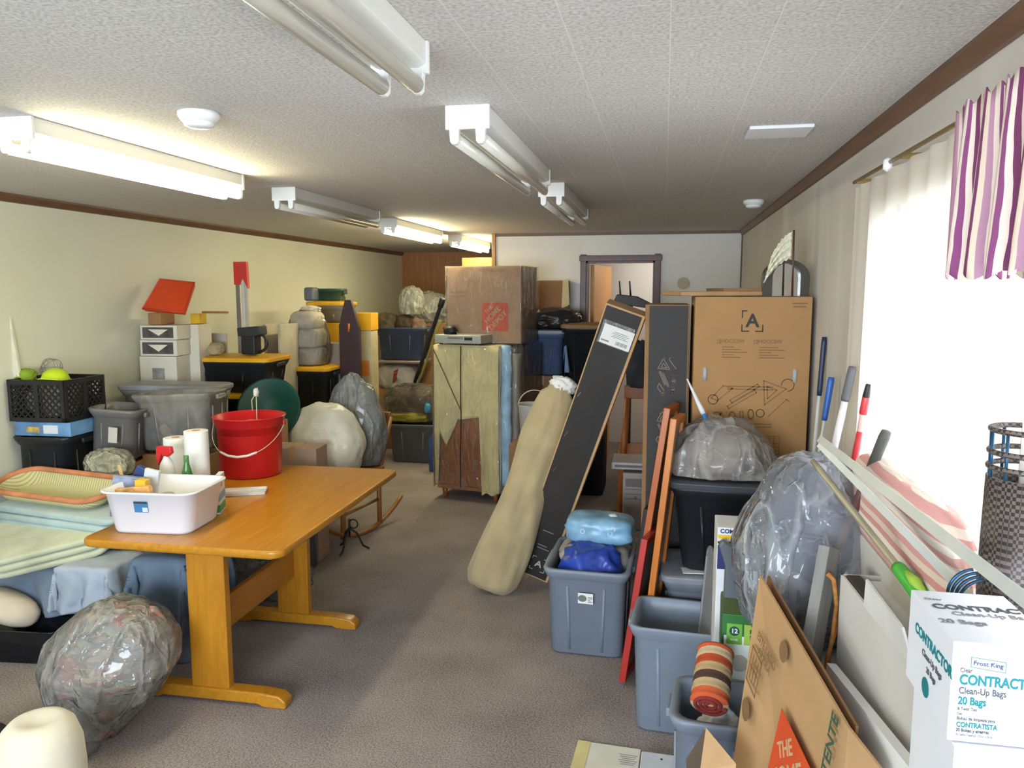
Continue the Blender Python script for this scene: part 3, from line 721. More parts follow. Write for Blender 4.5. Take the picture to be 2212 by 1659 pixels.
# long-handled tools in the corner between the tan box and the wall
def P2(px, py, Y): return P(px, py, Y)
m_bluep = M('blue_plastic', '#2f5fae', .35); m_wpole = M('white_pole', '#d4d2d0', .35); m_redp = M('red_pole', '#c2343a', .35); m_gpole = M('grey_grip', '#5d5c5e', .5)
def pole(label, pa, pb, Y0, Y1, parts, name='broom', cat='broom', floor=True):
    a = P(pa[0], pa[1], Y0); b = P(pb[0], pb[1], Y1)
    lowz = 0 if floor is True else floor   # carry the visible stretch of the pole on down to what it stands on
    a = b + (a - b) * ((b.z - lowz) / max(.05, (b.z - a.z)))
    return stick(name, label, cat, a, b, parts, 'long handled tools in the right corner')
pole('thin white pole with bright blue grip behind the tan box', (1772, 960), (1796, 815), 3.14, 3.14, [('pole', 0, .9, .006, .006, m_wpole), ('grip', .88, 1, .011, .013, m_bluep)])
pole('dark navy pole leaning in the corner close beside the tan box', (1769, 860), (1781, 728), 3.42, 3.42, [('pole', 0, .86, .008, .008, m_wpole), ('grip', .84, 1, .011, .011, m_navy)])
pole('white pole with grey grip standing against the right wall', (1805, 955), (1842, 792), 2.66, 2.64, [('pole', 0, .86, .012, .012, m_wpole), ('grip', .85, 1, .014, .013, m_gpole)], floor=.745)
pole('red pole with black tip against the right wall by the curtain', (1850, 970), (1876, 830), 2.50, 2.48, [('pole', 0, .8, .011, .010, m_redp), ('sleeve', .79, .88, .009, .009, M('pink_print', '#d8b2a8', .5)), ('collar', .87, .95, .012, .011, m_redp), ('tip', .94, 1, .011, .008, m_black)], floor=.745)
pole('short dark wooden handle sticking up at the lower left of the curtain', (1893, 985), (1915, 932), 2.22, 2.20, [('pole', 0, .75, .013, .013, M('dark_red_wood', '#5b3a38', .5)), ('grip', .72, 1, .013, .015, M('charcoal_grip', '#4e4f4c', .6))], name='handle_tool', cat='tool handle', floor=.745)
gp = T('grey_slab', 'dull grey upright slab right of the tan box', 'board', ((XR + cx + w / 2) / 2 - .003, TY + .42, 0), 0)  # plain grey slab filling the gap between tan box and wall
G().box((0, 0, .74), (XR - cx - w / 2 - .03, .3, 1.48)).build('board', M('dull_grey_slab', '#6d6a70', .7, var=.08), gp, bev=.004)
# blue pole with white tip in front of the tan box
stick('mop_handle', 'blue pole with white tapered tip in front of the tan box', 'mop handle', P(1640, 1150, 3.40), P(1484, 818, 3.45),
      [('pole', 0, .78, .011, .011, M('bright_blue_pole', '#2b6aa8', .4)), ('tip', .77, 1, .012, .004, M('white_tip', '#d5d6d8', .4))])

# ================================================================ BEHIND THE LEANING BOX: goods along the back wall
def stackfit(x0, y0, x1, y1, Y): return fit(x0, y0, x1, y1, Y)
cx, z, w, h = fit(1150, 606, 1226, 668, 6.75); zt = z
base_z = P(1175, 712, 6.62).z
t1_ = tote('blue grey tote with pale lid right of the wrapped box, under a black bag', (P(1168, 760, 6.6).x, 6.80, P(1168, 812, 6.6).z), .42, .34, P(1168, 712, 6.6).z - P(1168, 812, 6.6).z, m_bluegrey, lid=M('pale_lid', '#8b8d98', .4), group='totes right of the dresser')
zb = P(1168, 812, 6.6).z - .003
tote('dark tote at the base of the stack right of the dresser', (P(1168, 760, 6.6).x, 6.80, 0), .45, .34, zb * .52, m_blk, lid=m_blk, group='totes right of the dresser')
t3_ = carton('brown carton crushed between two totes right of the dresser', (P(1168, 760, 6.6).x, 6.80, zb * .52 + .003), .44, .34, zb * .48 - .004, m_card_dk)
bgz = t1_.location.z + (P(1168, 712, 6.6).z - P(1168, 812, 6.6).z) + .006
bb = tag(G().blob(.46, .36, P(1200, 668, 6.6).z - bgz, .16, 2.4, 4, sub=5, ridge=True).build('black_bag', M('black_bag_film', '#2b2522', .35, var=.2), smooth=True, loc=(P(1190, 690, 6.6).x, 6.80, bgz)), 'dark plastic garbage bag lying on the tote right of the wrapped box', 'garbage bag')
pb = T('open_carton', 'brown open carton with pale inner flap behind the large wrapped box', 'cardboard box', (P(1188, 640, 7.0).x, 7.1, P(1188, 672, 7.0).z), 3)
ow, oh = P(1226, 640, 7.0).x - P(1150, 640, 7.0).x, P(1188, 606, 7.0).z - P(1188, 672, 7.0).z
G().box((0, 0, oh / 2), (ow, .2, oh)).build('carton', m_card_dk, pb, bev=.004)
G().prism([(ow / 2 - .05, oh), (ow / 2, oh + .01), (ow / 2 + .012, .06), (ow / 2 - .06, .02)], -.12, -.102).build('flap', M('pale_flap', '#d3c190', .8), pb)
zt = P(1188, 672, 7.0).z - .003
carton('plain tall brown carton against the back wall supporting the open carton', (P(1188, 640, 7.0).x + .02, 7.1, 0), .46, .22, zt, m_card_dk)
tote('black tote beside the doorway behind the leaning box', (P(1262, 740, 6.4).x, 6.66, 0), .40, .5, P(1262, 700, 6.4).z, m_blk, lid=m_card_dk)
tb2 = T('blue_cloth_bag', 'narrow pale blue bag hanging between dark totes near the doorway', 'bag', (P(1222, 800, 6.3).x, 6.32, P(1222, 806, 6.3).z))
tb2.location.z = 0
G().prism([(-.02, P(1222, 806, 6.3).z), (.03, P(1222, 806, 6.3).z), (0, P(1222, 745, 6.3).z), (-.02, P(1222, 750, 6.3).z), (-.05, .02), (.05, .02), (.045, .4)], 0, .05).build('bag', M('dusty_blue_cloth', '#6f86a8', .8), tb2, bev=.01)
# two pronged dark stand seen above the leaning box, round plate on the back wall
pq = P(1362, 640, 5.9)
ps = T('pronged_stand', 'dark stand with two upright prongs showing above the leaning charcoal box', 'stand', (pq.x, 5.9, 0))
G().prism([(-.13, pq.z - .05), (.13, pq.z - .09), (.15, pq.z - .05), (.05, pq.z + .0), (-.10, pq.z + .015)], -.06, .06).build('top', M('dark_bronze', '#3b3733', .5), ps, bev=.006)
G().tube([(0, 0, 0), (0, 0, pq.z - .05)], .02, 12).build('post', M('dark_bronze', '#3b3733'), ps, smooth=True)
G().lathe([(.15, 0), (.15, .015), (.03, .03)], 24).build('base', M('dark_bronze', '#3b3733'), ps, smooth=True)
for px in (1338, 1360):
    q = P(px, 607, 5.9); G().tube([(q.x - pq.x + .01, 0, pq.z), (q.x - pq.x, 0, q.z)], [.008, .005], 8).build('prong', M('dark_bronze', '#3b3733'), ps, smooth=True)
wp_ = P(1476, 612, YB - .004)
tag(G().lathe([(.055, 0), (.055, .006), (.05, .008)], 24, mat=Matrix.Rotation(PI / 2, 4, 'X')).build('wall_plate', M('beige_plate', '#b9ae98', .6), loc=(wp_.x, YB - .001, wp_.z)), 'round beige cover plate on the back wall right of the doorway', 'wall plate')
# white pail with bail handle in front
pc = P(1150, 930, 5.55)
pz0 = .62
tag(carton('low brown carton under the white pail behind the cream roll', (pc.x, 5.7, 0), .34, .4, pz0 - .003, m_card_dk), None, None)
pa = T('white_pail', 'white pail with its thin bail handle raised, right of the dresser', 'bucket', (pc.x, 5.66, pz0))
prof = [(.105, 0), (.125, P(1150, 880, 5.5).z - pz0), (.132, P(1150, 880, 5.5).z - pz0 + .004), (.12, P(1150, 880, 5.5).z - pz0), (.10, .01)]
G().lathe(prof, 32).build('bucket', M('white_pail_plastic', '#cfcdc8', .4), pa, smooth=True)
G().ring((0, 0, P(1150, 880, 5.5).z - pz0 - .02), .128, .0045, 'Y', 20, 6, 0, PI).build('bail_handle', M('pale_wire', '#b9b39c', .4), pa, smooth=True)
# things glimpsed between the leaning box and the upright box
ct = T('chair_back', 'orange brown wooden chair seen between the two charcoal boxes', 'chair', (P(1362, 900, 5.2).x, 5.3, 0))
cz = P(1362, 842, 5.2).z
m_rw = wood('red_brown_wood', '#8a4c22', '#a05c2b', (8, 8, 1), .4)
for x in (-.05, .30):
    G().tube([(x - .03, 0, 0), (x, 0, cz * .55), (x + .025, .03, cz)], [.02, .026, .018], 10).build('leg', m_rw, ct, smooth=True)
    G().tube([(x, .36, 0), (x, .36, cz * .55)], [.018, .02], 10).build('leg', m_rw, ct, smooth=True)
G().box((.12, .18, cz * .56), (.44, .42, .03)).build('seat', m_rw, ct, bev=.008)
G().box((.13, .02, cz - .03), (.36, .03, .09)).build('top_rail', m_rw, ct, bev=.006)
tag(G().blob(.2, .16, P(1375, 740, 5.1).z - cz - .0, .2, 2.5, 8, sub=4).build('folded_coat', M('dark_slate_cloth', '#32353f', .85, var=.2), smooth=True, loc=(P(1378, 800, 5.25).x + .02, 5.32, cz + .003)), 'dark slate coat folded over the chair between the charcoal boxes', 'coat')
sh = T('shelf_bench', 'low grey white bench carrying the beige computer tower', 'bench', (P(1385, 960, 4.9).x, 4.72, 0))
G().box((0, 0, .30), (.5, .34, .025)).build('seat', M('grey_laminate', '#a09d9c', .4), sh, bev=.003)
for x in (-.22, .22): G().box((x, 0, .144), (.025, .32, .286)).build('leg', M('grey_laminate', '#a09d9c'), sh)
cx, z, w, h = fit(1337, 1020, 1402, 1150, 4.55)
pcx = T('computer_tower', 'beige grey computer tower with drive slots standing behind the picture frames', 'computer', (cx + .02, 4.55 + .15, .316))
th = P(1370, 1022, 4.55).z - .316
G().box((0, 0, th / 2), (w, .3, th)).build('case', M('beige_case', '#8c8177', .45, var=.05), pcx, bev=.006)
G().box((0, -.1505, th - .06), (w * .82, .004, .05)).build('drive_bay', M('bay_dark', '#5d554f', .4), pcx)
g = G()
for k in range(3): g.box((0, -.151, th - .1 - k * .03), (w * .8, .003, .003))
g.build('slot', M('bay_dark', '#5d554f'), pcx)
G().lathe([(.008, 0), (.008, .006)], 12, mat=Matrix.Translation((-.01, -.15, th - .15)) @ Matrix.Rotation(PI / 2, 4, 'X')).build('power_button', m_metal, pcx)
mo = T('flat_screen', 'grey printer tray shaped unit lying flat on the computer tower', 'electronics', (cx + .03, 4.55 + .16, .316 + th + .003))
G().box((0, 0, .03), (.34, .26, .045)).build('case', M('grey_laminate', '#a09d9c'), mo, bev=.006)
G().box((0, -.131, .03), (.3, .004, .015)).build('slot', M('bay_dark', '#5d554f'), mo)
for x in (-.05, .05): G().lathe([(.012, 0), (.012, .01)], 10, (x, .0, -.002)).build('foot', m_black, mo)
# ================================================================ RIGHT FOREGROUND: GREY TOTES
def sticker_round(t, w, d, h, wb, db):
    z = h * .70; y = -d / 2 + .018 - (d - db) / 2 * .25
    a = math.atan2((d - db) / 2 - .022, h)
    st = G().box((0, 0, 0), (.072, .002, .052)).build('sticker', m_paper, t, loc=(.002, y - .004, z)); st.rotation_euler = (a, 0, R(-2))
    G().prism([(.019 * math.cos(q) * 1.1 - .015, .017 * math.sin(q) + .0) for q in [2 * PI * k / 18 for k in range(18)]], -.0016, -.0012).build('sticker_picture', M('picture_grey', '#6f7169', .6), st)
    g = G()
    for k, (x, z_, l) in enumerate(((.022, .008, .022), (.022, .001, .022), (.018, -.008, .015), (.022, -.016, .02))): g.box((x, -.0014, z_), (l, .0005, .004))
    g.build('sticker_lettering', m_print_grey, st)
T1f = 3.46
cx, z, w, h = fit(1172, 1236, 1364, 1416, T1f)
tt1 = tote('grey storage tote with a sticker, holding blue bags, beside the aisle', (cx, T1f + .27, 0), w, .52, P(1268, 1238, T1f).z, m_grey, rz=-2, group='grey totes in the right foreground', sticker=sticker_round)
h1 = P(1268, 1238, T1f).z
# what it holds
m_bluebag = M('royal_blue_bag', '#263f96', .3, var=.2, vs=8)
tag(G().blob(w * .74, .34, .30, .12, 2.6, 3, sub=5, ridge=True, e=3.2).build('blue_bag', m_bluebag, smooth=True, loc=(cx, T1f + .24, h1 - .235)), 'crumpled royal blue plastic bag inside the tote nearest the aisle', 'plastic bag')
pk = T('wipes_package', 'pale blue plastic package on top of the tote nearest the aisle', 'package', (cx + .03, T1f + .36, h1 + .055), -6)
G().blob(w * .82, .22, .13, .07, 2.2, 9, sub=4, e=4).build('packet', M('pale_blue_packet', '#7da7c4', .3, var=.18, vs=10), pk, smooth=True)
for x in (-.06, .08): text(pk, 'OO', .035, (x, -.11, .075), M('white_print2', '#d2dbe4', .5), roll=R(60))
G().blob(.06, .05, .05, .2, 3, 2, sub=3, c=(.07, -.02, .09)).build('torn_film', M('white_film', '#cfd6d6', .3), pk, smooth=True)
tag(G().blob(w * .86, .30, .20, .1, 2, 12, sub=4, e=4).build('grey_cloth', M('taupe_cloth', '#978f86', .9), smooth=True, loc=(cx + .01, T1f + .34, h1 - .15)), 'taupe folded cloth in the tote under the pale blue package', 'cloth')
# second tote
T2f = 2.88
cx2, z, w2, h_ = fit(1350, 1375, 1575, 1572, T2f)
h2 = P(1450, 1366, T2f).z
tt2 = copy_thing(tt1, 'grey storage tote with a few pale items inside, second from the aisle', (cx2 + .02, T2f + .175, 0), -4)
for ch in list(tt2.children):
    if ch.name.startswith('sticker'):
        for q in list(ch.children): bpy.data.objects.remove(q)
        bpy.data.objects.remove(ch)
tt2.scale = (w2 / w, .64, h2 / h1)
pp = T('paper_bundle', 'small bundle of pale folded papers at the bottom of the second tote', 'paper bundle', (cx2 - .02, T2f + .19, .03), 5)
for k in range(3):
    G().box((-.06 + .06 * k, .01 * k, .12), (.09, .12, .20)).build('folded_paper', M('aged_paper', '#b5aa94', .8), pp, bev=.01)
# tote lids standing on edge in it
def lid(label, p, rz, tilt, mat=m_grey, w=.46, d=.62):
    mt = Matrix.Translation(p) @ Matrix.Rotation(R(rz), 4, 'Z') @ Matrix.Rotation(R(tilt), 4, 'Y')
    t = T('tote_lid', label, 'tote lid', mat=mt, group='loose grey tote lids')
    g = G(); g.rings([[Vector((x, q.x, q.y + d / 2)) for q in rr(w * s, d * s, .05, 0)] for x, s in ((-.018, 1), (-.012, 1.0), (.012, .985), (.018, .96))]); g.build('panel', mat, t, bev=.003)
    G().tube([(-.016, q.x, q.y + d / 2) for q in rr(w, d, .05, 0)] + [(-.016, rr(w, d, .05, 0)[0].x, rr(w, d, .05, 0)[0].y + d / 2)], .009, 8).build('rim', mat, t, smooth=True)
    return t
lp = P(1530, 1365, 2.95)
lid('grey tote lid standing on edge inside the second tote', Vector((lp.x - .01, 3.05, .05)), 6, 4, M('lid_grey', '#848487', .45, var=.05), .24, .66)
lp = P(1588, 1240, 2.75)
lid('grey tote lid standing behind the green light bulb box', Vector((lp.x + .06, 3.07, .03)), 3, -5, M('lid_grey2', '#70747b', .45), .26, .72)
# third tote, nearest the camera
T3f = 2.23
cx3, z, w3, h_ = fit(1450, 1560, 1660, 1659, T3f)
h3 = P(1530, 1570, T3f).z
tt3 = tote('grey storage tote nearest the camera holding a rolled striped rug', (cx3 + .0, T3f + .155, 0), w3, .30, h3, m_grey, rz=-5, group='grey totes in the right foreground')
# striped rug, rolled, standing in the tote
rp = P(1535, 1545, 2.34)
mm, L = leaner(P(1532, 1522, 2.30), P(1546, 1408, 2.48), (1, 0, 0))
rg = T('striped_rug', 'rolled rug with orange, tan and brown bands standing in the nearest grey tote', 'rug', mat=mm)
m_rug = stripes('rug_bands', ['#c2562c', '#b59a70', '#4a3328', '#b29468', '#a9451f', '#c0a884'], 1.7, 'Z', .95, .15, .5)
g = G(); rings = []
for i in range(25):
    u = i / 24; rings.append([Vector((.058 * math.cos(a) * (1 + .03 * math.sin(u * 40)), .05 * math.sin(a) * (1 + .03 * math.sin(u * 40 + 1)), u * L)) for a in [2 * PI * k / 28 for k in range(28)]])
g.rings(rings); g.build('rolled_pile', m_rug, rg, smooth=True)
pts = [(.05 * (1 - k / 60) * math.cos(k * .35), .045 * (1 - k / 60) * math.sin(k * .35), 0) for k in range(50)]
G().tube([(x, y, -.003) for x, y, _ in pts], .006, 6).build('spiral_end', M('rug_edge', '#7f2b26', .9), rg, smooth=True)
wb_ = T('white_bag', 'white printed plastic bag bunched below the rug in the nearest grey tote', 'plastic bag', (rp.x + .03, 2.37, .03), 10)
G().blob(.19, .14, P(1530, 1540, 2.36).z - .03, .14, 3, 31, sub=5, ridge=True).build('bag', M('white_bag_film', '#d9d5d0', .35, var=.1), wb_, smooth=True)
G().blob(.11, .05, .05, .15, 3, 32, sub=4, c=(0, -.06, .2)).build('printed_band', M('wine_print', '#6d2438', .4, var=.3, vs=30), wb_, smooth=True)
# green light bulb box
gx, gz, gw, gh = fit(1562, 1332, 1650, 1500, 2.55)
m_green = M('green_print', '#2f6b33', .5, var=.05); m_green2 = M('bright_green_print', '#6fae3e', .5, var=.04); m_olive = M('olive_print', '#4a5a2c', .5)
gb = T('light_bulb_box', 'tall green light bulb carton numbered 12 behind the flattened cardboard', 'light bulb box', (gx + .0, 2.55 + .14, .02), -3)
ghh = gz + gh - .02
G().box((0, 0, ghh / 2), (gw, .26, ghh)).build('carton', m_green, gb, bev=.003)
G().box((-gw / 2 - .001, 0, ghh / 2), (.001, .25, ghh - .01)).build('side_panel', m_olive, gb)
G().box((0, 0, ghh + .001), (gw - .004, .25, .001)).build('top_panel', M('olive_top', '#5b6a38', .5), gb)
G().prism([(.034 * math.cos(q) + .012, .02 * math.sin(q)) for q in [2 * PI * k / 20 for k in range(20)]], 0, .0015, Matrix.Translation((0, .02, ghh + .002)) @ Matrix.Rotation(-PI / 2, 4, 'X')).build('bulb_picture', M('bulb_print', '#d8c9a8', .5), gb)
fp = G().box((.002, -.1305, ghh / 2 - .03), (gw - .012, .001, ghh - .09)).build('front_panel', M('white_green_print', '#dfe6dc', .5), gb)
G().box((-.024, -.1312, ghh - .068), (.05, .001, .072)).build('number_patch', m_green2, gb)
G().box((.035, -.1312, ghh - .068), (.055, .001, .072)).build('number_patch', M('lime_print', '#a2bf4a', .5), gb)
G().prism([(.017 * math.cos(q) - .024, ghh - .058 + .017 * math.sin(q)) for q in [2 * PI * k / 20 for k in range(20)]], -.1318, -.1313).build('number_disc', M('deep_green_print', '#1f4a40', .5), gb)
text(gb, '12', .022, (-.024, -.1322, ghh - .058), m_paper, bold=.03)
text(gb, 'BULBS', .009, (-.024, -.1322, ghh - .088), m_paper, bold=.02)
text(gb, 'E\nS', .02, (.03, -.1322, ghh - .066), M('deep_green_print', '#1f4a40'), bold=.02)
G().prism([(.03 * math.cos(q) - .005, ghh - .17 + .03 * math.sin(q)) for q in [2 * PI * k / 20 for k in range(20)]], -.1318, -.1311).build('bulb_picture', M('bulb_grey_print', '#b3aca0', .5), gb)
# fourth tote holding the black tote
T4f = 3.25
cx4, z, w4, h_ = fit(1418, 1240, 1600, 1400, T4f)
h4 = P(1500, 1246, T4f).z
cx4 = P(1500, 1240, T4f).x
tt4 = tote('grey storage tote standing under the black tote', (cx4 + .035, T4f + .19, 0), .34, .37, h4, M('grey_tote_shade', '#747a83', .42), rz=0, lid=M('grey_lid', '#8a8d93', .4), group='grey totes in the right foreground', taper=.88)
nb = T('small_note', 'pale paper card lying on the tote under the black tote', 'paper card', (cx4 - .0, T4f + .06, h4 + .003), 6)
G().box((0, 0, .002), (.1, .07, .003)).build('card', m_paper, nb)
bx5, z, w5, h5 = fit(1448, 1046, 1690, 1200, 3.24)
bk_top = P(1560, 1046, 3.22).z
bt = tote('black tote with dark lid holding up a grey translucent bag', (bx5 + .0, 3.22 + .21, h4 + .008), w5 * .98, .38, bk_top - h4 - .008, m_blk, rz=-3, lid=M('charcoal_lid', '#3c3f45', .35), taper=.74)
gbag = T('grey_bag', 'greyish translucent plastic bag of odds and ends on the black tote', 'plastic bag', (P(1560, 1000, 3.35).x, 3.44, bk_top + .006), 0)
bgh = P(1530, 905, 3.4).z - bk_top
m_gbag = film('grey_bag_film', '#cfc8c0', .5, .22, 7, .6)
G().blob(.45, .36, bgh, .13, 1.5, 21, sub=5, ridge=True, e=2.6, top=.7, flat=.3, cr=.03).build('bag', m_gbag, gbag, smooth=True)
G().blob(.34, .24, bgh * .75, .2, 2.0, 6, sub=4, e=2.8, c=(-.01, .01, .004)).build('contents', M('taupe_contents', '#a3968b', .8, var=.2, vs=9), gbag, smooth=True)
G().box((.09, -.12, bgh * .25), (.045, .05, bgh * .4), (0, .1, 0)).build('black_item', m_black, gbag, bev=.006)
G().box((.17, -.06, bgh * .2), (.04, .1, bgh * .36), (0, -.5, 0)).build('black_item', m_black, gbag, bev=.006)
# COMMANDER pack
cmx, cmz, cmw, cmh = fit(1549, 1143, 1640, 1250, 2.75)
cp = T('printed_pack', 'white pack lettered COMMANDE with yellow and blue bands beside the black tote', 'package', (cmx, 2.75 + .09, 0), 0)
ch_ = cmz + cmh
G().box((0, 0, ch_ / 2), (cmw, .16, ch_)).build('carton', M('white_card', '#d9d8d8', .5), cp, bev=.003)
text(cp, 'COMMANDER', .021, (.004, -.081, ch_ - .014), M('navy_print', '#1f2a5c', .5), bold=.03)
G().box((0, -.0803, ch_ - .034), (cmw - .004, .001, .014)).build('yellow_band', M('yellow_print', '#e2b51e', .5), cp)
G().box((.0, -.0803, ch_ - .056), (cmw - .004, .001, .010)).build('black_band', m_black, cp)
G().box((0, -.0806, ch_ - .051), (cmw - .01, .001, .003)).build('yellow_line', M('yellow_print', '#e2b51e'), cp)
G().box((0, -.0803, ch_ - .11), (cmw - .004, .001, .09)).build('navy_panel', M('navy_print', '#1f2a5c'), cp)
text(cp, 'CT\nEU', .03, (.0, -.0812, ch_ - .11), m_paper, bold=.02)
# curved grey scoop shaped lid piece
gs = T('grey_bracket', 'curved dark grey plastic bracket in front of the lettered pack', 'bracket', (P(1580, 1240, 2.68).x, 2.70, 0), 0)
gsz = P(1580, 1240, 2.68).z; gst = P(1570, 1172, 2.68).z
g = G(); g.prism([(-.03, 0), (.02, 0), (.035, gsz), (.03, gsz + .03), (.0, gst - .02), (-.03, gst), (-.045, gst - .02), (-.02, gsz + .02)], 0, .035); g.build('bracket', m_greydk, gs, bev=.008)
# ---------------- picture frames leaning between the totes
m_of = wood('orange_frame_wood', '#b2621f', '#c97a2c', (10, 10, 1), .35)
def pframe(label, a, b, y0, y1, thick, mat, matp, name='picture_frame'):
    """frame leaning against something on its right: seen nearly edge on"""
    a, b = Vector(a), Vector(b); mm, L = leaner(a, b, (.2, 1, 0))
    t = T(name, label, 'picture frame', mat=mm, group='picture frames leaning between the totes')
    W_ = y1 - y0; k = .035
    for nm, c, d in (('side_rail', (k / 2, 0, L / 2), (k, thick, L)), ('side_rail', (W_ - k / 2, 0, L / 2), (k, thick, L)), ('end_rail', (W_ / 2, 0, k / 2), (W_ - 2 * k, thick, k)), ('end_rail', (W_ / 2, 0, L - k / 2), (W_ - 2 * k, thick, k))):
        G().box(c, d).build(nm, mat, t, bev=.003)
    G().box((W_ / 2, .002, L / 2), (W_ - 1.6 * k, .006, L - 1.6 * k)).build('picture', matp, t)
    return t
a = PZ(1392, 1345, 0.03); a = P(1393, 1290, 3.36)
pframe('tall honey orange picture frame leaning nearest the second tote', (P(1393, 1258, 3.24).x - .015, 3.24, .02), P(1455, 905, 3.25), 0, .22, .028, m_of, M('teal_grey_print', '#6e7d78', .4, var=.15))
pframe('darker orange picture frame leaning just behind the honey orange one', (P(1370, 1258, 3.46).x - .03, 3.48, .02), P(1441, 882, 3.48), 0, .25, .03, wood('rust_frame_wood', '#a3511c', '#b9652a', (10, 10, 1), .35), M('dim_print', '#6a7472', .4, var=.15))
pframe('short red picture frame leaning between the aisle tote and the orange frames', (P(1368, 1300, 3.38).x - .04, 3.26, .02), P(1392, 1165, 3.30), 0, .34, .03, M('red_frame', '#a92a22', .4), M('grey_print_panel', '#8b8c86', .5))
pframe('black picture frame leaning behind the short red one', (P(1378, 1260, 3.58).x - .05, 3.56, .02), P(1396, 1100, 3.56), 0, .2, .026, m_black, M('grey_print_panel', '#8b8c86'))
# ---------------- papers and a small device on the carpet at the bottom
pa_ = PZ(1252, 1606, 0); pb_ = PZ(1384, 1608, 0)
p1 = T('document', 'white printed card lying on the carpet at the bottom edge of the picture', 'card', ((pa_.x + pb_.x) / 2 + .01, pa_.y - .13, 0), -3)
G().box((0, 0, .004), (pb_.x - pa_.x - .03, .26, .008)).build('sheet', M('cream_card', '#d6d2c4', .7), p1)
G().box((-.115, 0, .006), (.05, .26, .008)).build('cream_edge', M('cream_edge_card', '#cfc28a', .7), p1)
g = G()
for k in range(6): g.box((.06, .08 - .012 * k, .0085), (.07 - .01 * (k % 3), .004, .0006))
g.build('printed_lines', m_print_grey, p1)
dv = PZ(1428, 1625, .05)
p2 = T('white_device', 'small white box shaped device with a dark slot on the carpet by the nearest tote', 'device', (dv.x - .0, dv.y - .09, 0), -2)
G().box((0, 0, .025), (.15, .17, .05)).build('case', M('cool_white_plastic', '#c9ccd4', .4), p2, bev=.006)
G().box((0, -.03, .0505), (.1, .012, .002)).build('slot', M('slot_dark', '#4d4c55', .5), p2)
G().lathe([(.004, 0), (.004, .002)], 10, (0, .045, .05)).build('button', m_black, p2)

# ================================================================ FLATTENED MOVING BOX
A_ = P(1641, 1243, 2.12); N_ = P(1832, 1572, 1.52)
def panel_basis(o, xdir, zdir): return basis(o, xdir, zdir)
fbx = T('flattened_moving_box', 'half flattened cardboard moving box with orange logo leaning at bottom right', 'cardboard box', mat=Matrix.Translation(A_))
m_cf = M('cardboard_front', '#b58f63', .8, var=.05, vs=5, bs=.1)
top = N_ - A_; dn = Vector((-.10, -.06, -A_.z + .01))
dn2 = Vector((-.03, -.02, -N_.z + .01))
def quad(p, q, r, s, th, off):
    n = (q - p).cross(s - p).normalized() * th
    g = G(); g.add([p, q, r, s, p + n, q + n, r + n, s + n], [(0, 1, 2, 3), (4, 5, 6, 7), (0, 1, 5, 4), (1, 2, 6, 5), (2, 3, 7, 6), (3, 0, 4, 7)]); return g
quad(Vector((0, 0, 0)), top, top + dn2, dn, .006, 0).build('side_panel', m_cf, fbx)
# second wall of the box folded just behind, brown inside showing at the edge
o2 = Vector((.025, .03, -.01))
quad(o2, top + o2 * .8, top + dn2 + o2, dn + o2, .006, 0).build('back_panel', m_card_dk, fbx)
fl0 = top; fl1 = P(1905, 1665, 1.42) - A_
quad(fl0, fl1, fl1 + Vector((-.03, 0, -fl1.z - A_.z + .02)), top + dn2, .006, 0).build('end_panel', m_card, fbx)
f0 = P(1512, 1665, 1.95) - A_; f1 = P(1525, 1572, 2.02) - A_; f2 = P(1590, 1650, 1.88) - A_
quad(f0, f1, f2, f2 + Vector((-.02, -.1, -.35)), .006, 0).build('flap', m_card2, fbx)
f3 = P(1482, 1640, 2.0) - A_
quad(f3, f1, f0, f0 + Vector((-.02, -.05, -.2)), .004, 0).build('torn_edge', M('dark_card_edge', '#54463a', .8), fbx)
# printing: frame on the panel, x along the sloping top edge, z up the panel
nrm = top.cross(dn).normalized()
if nrm.x > 0: nrm = -nrm
xa = top.normalized(); za = nrm.cross(xa) * -1
if za.z < 0: za = -za
ya = za.cross(xa)
mp = Matrix((xa, ya, za)).transposed().to_4x4(); mp.translation = nrm * .0075 if ya.dot(nrm) < 0 else nrm * .0075
pr = bpy.data.objects.new('printing', None); C.objects.link(pr); pr.parent = fbx; pr.matrix_local = mp
Lt = top.length
sq = G().box((.74 * Lt, 0, -.30), (.25, .001, .25)).build('printed_square', m_orange, fbx); sq.parent = fbx; sq.matrix_local = mp
for w_, q, dx, dz in (('THE', .2, -.24, .25), ('HOME', .27, -.09, .06), ('DEPOT', .27, .12, -.13)):
    o = text(sq, w_, q * .25, (.74 * Lt + dx * .25, -.0012, -.30 + dz * .25), m_card2, roll=R(45), bold=.02)
bpy.data.objects.remove(pr)
o = text(fbx, 'ESTE LADO\nARRIBA', .03, (0, 0, 0), m_print_soft, roll=0, bold=.01); o.matrix_local = mp @ Matrix.Translation((.17, -.0005, -.14)) @ Euler((PI / 2, 0, 0)).to_matrix().to_4x4()
o = text(fbx, 'RESISTENTE', .045, (0, 0, 0), M('dark_green_print', '#39553f', .7), bold=.02); o.matrix_local = mp @ Matrix.Translation((Lt - .03, -.0005, -.12)) @ Euler((PI / 2, 0, 0)).to_matrix().to_4x4() @ Matrix.Rotation(R(95), 4, 'Z')
g = G().prism([(.03 * math.cos(q), .03 * math.sin(q)) for q in [2 * PI * k / 20 for k in range(20)]], -.001, 0); o = g.build('round_stamp', m_print_soft, fbx); o.matrix_local = mp @ Matrix.Translation((.12, 0, -.34))
g = G().prism([(.026 * math.cos(q), .026 * math.sin(q)) for q in [2 * PI * k / 20 for k in range(20)]], -.001, 0); o = g.build('round_stamp', m_print_soft, fbx); o.matrix_local = mp @ Matrix.Translation((.27, 0, -.06))
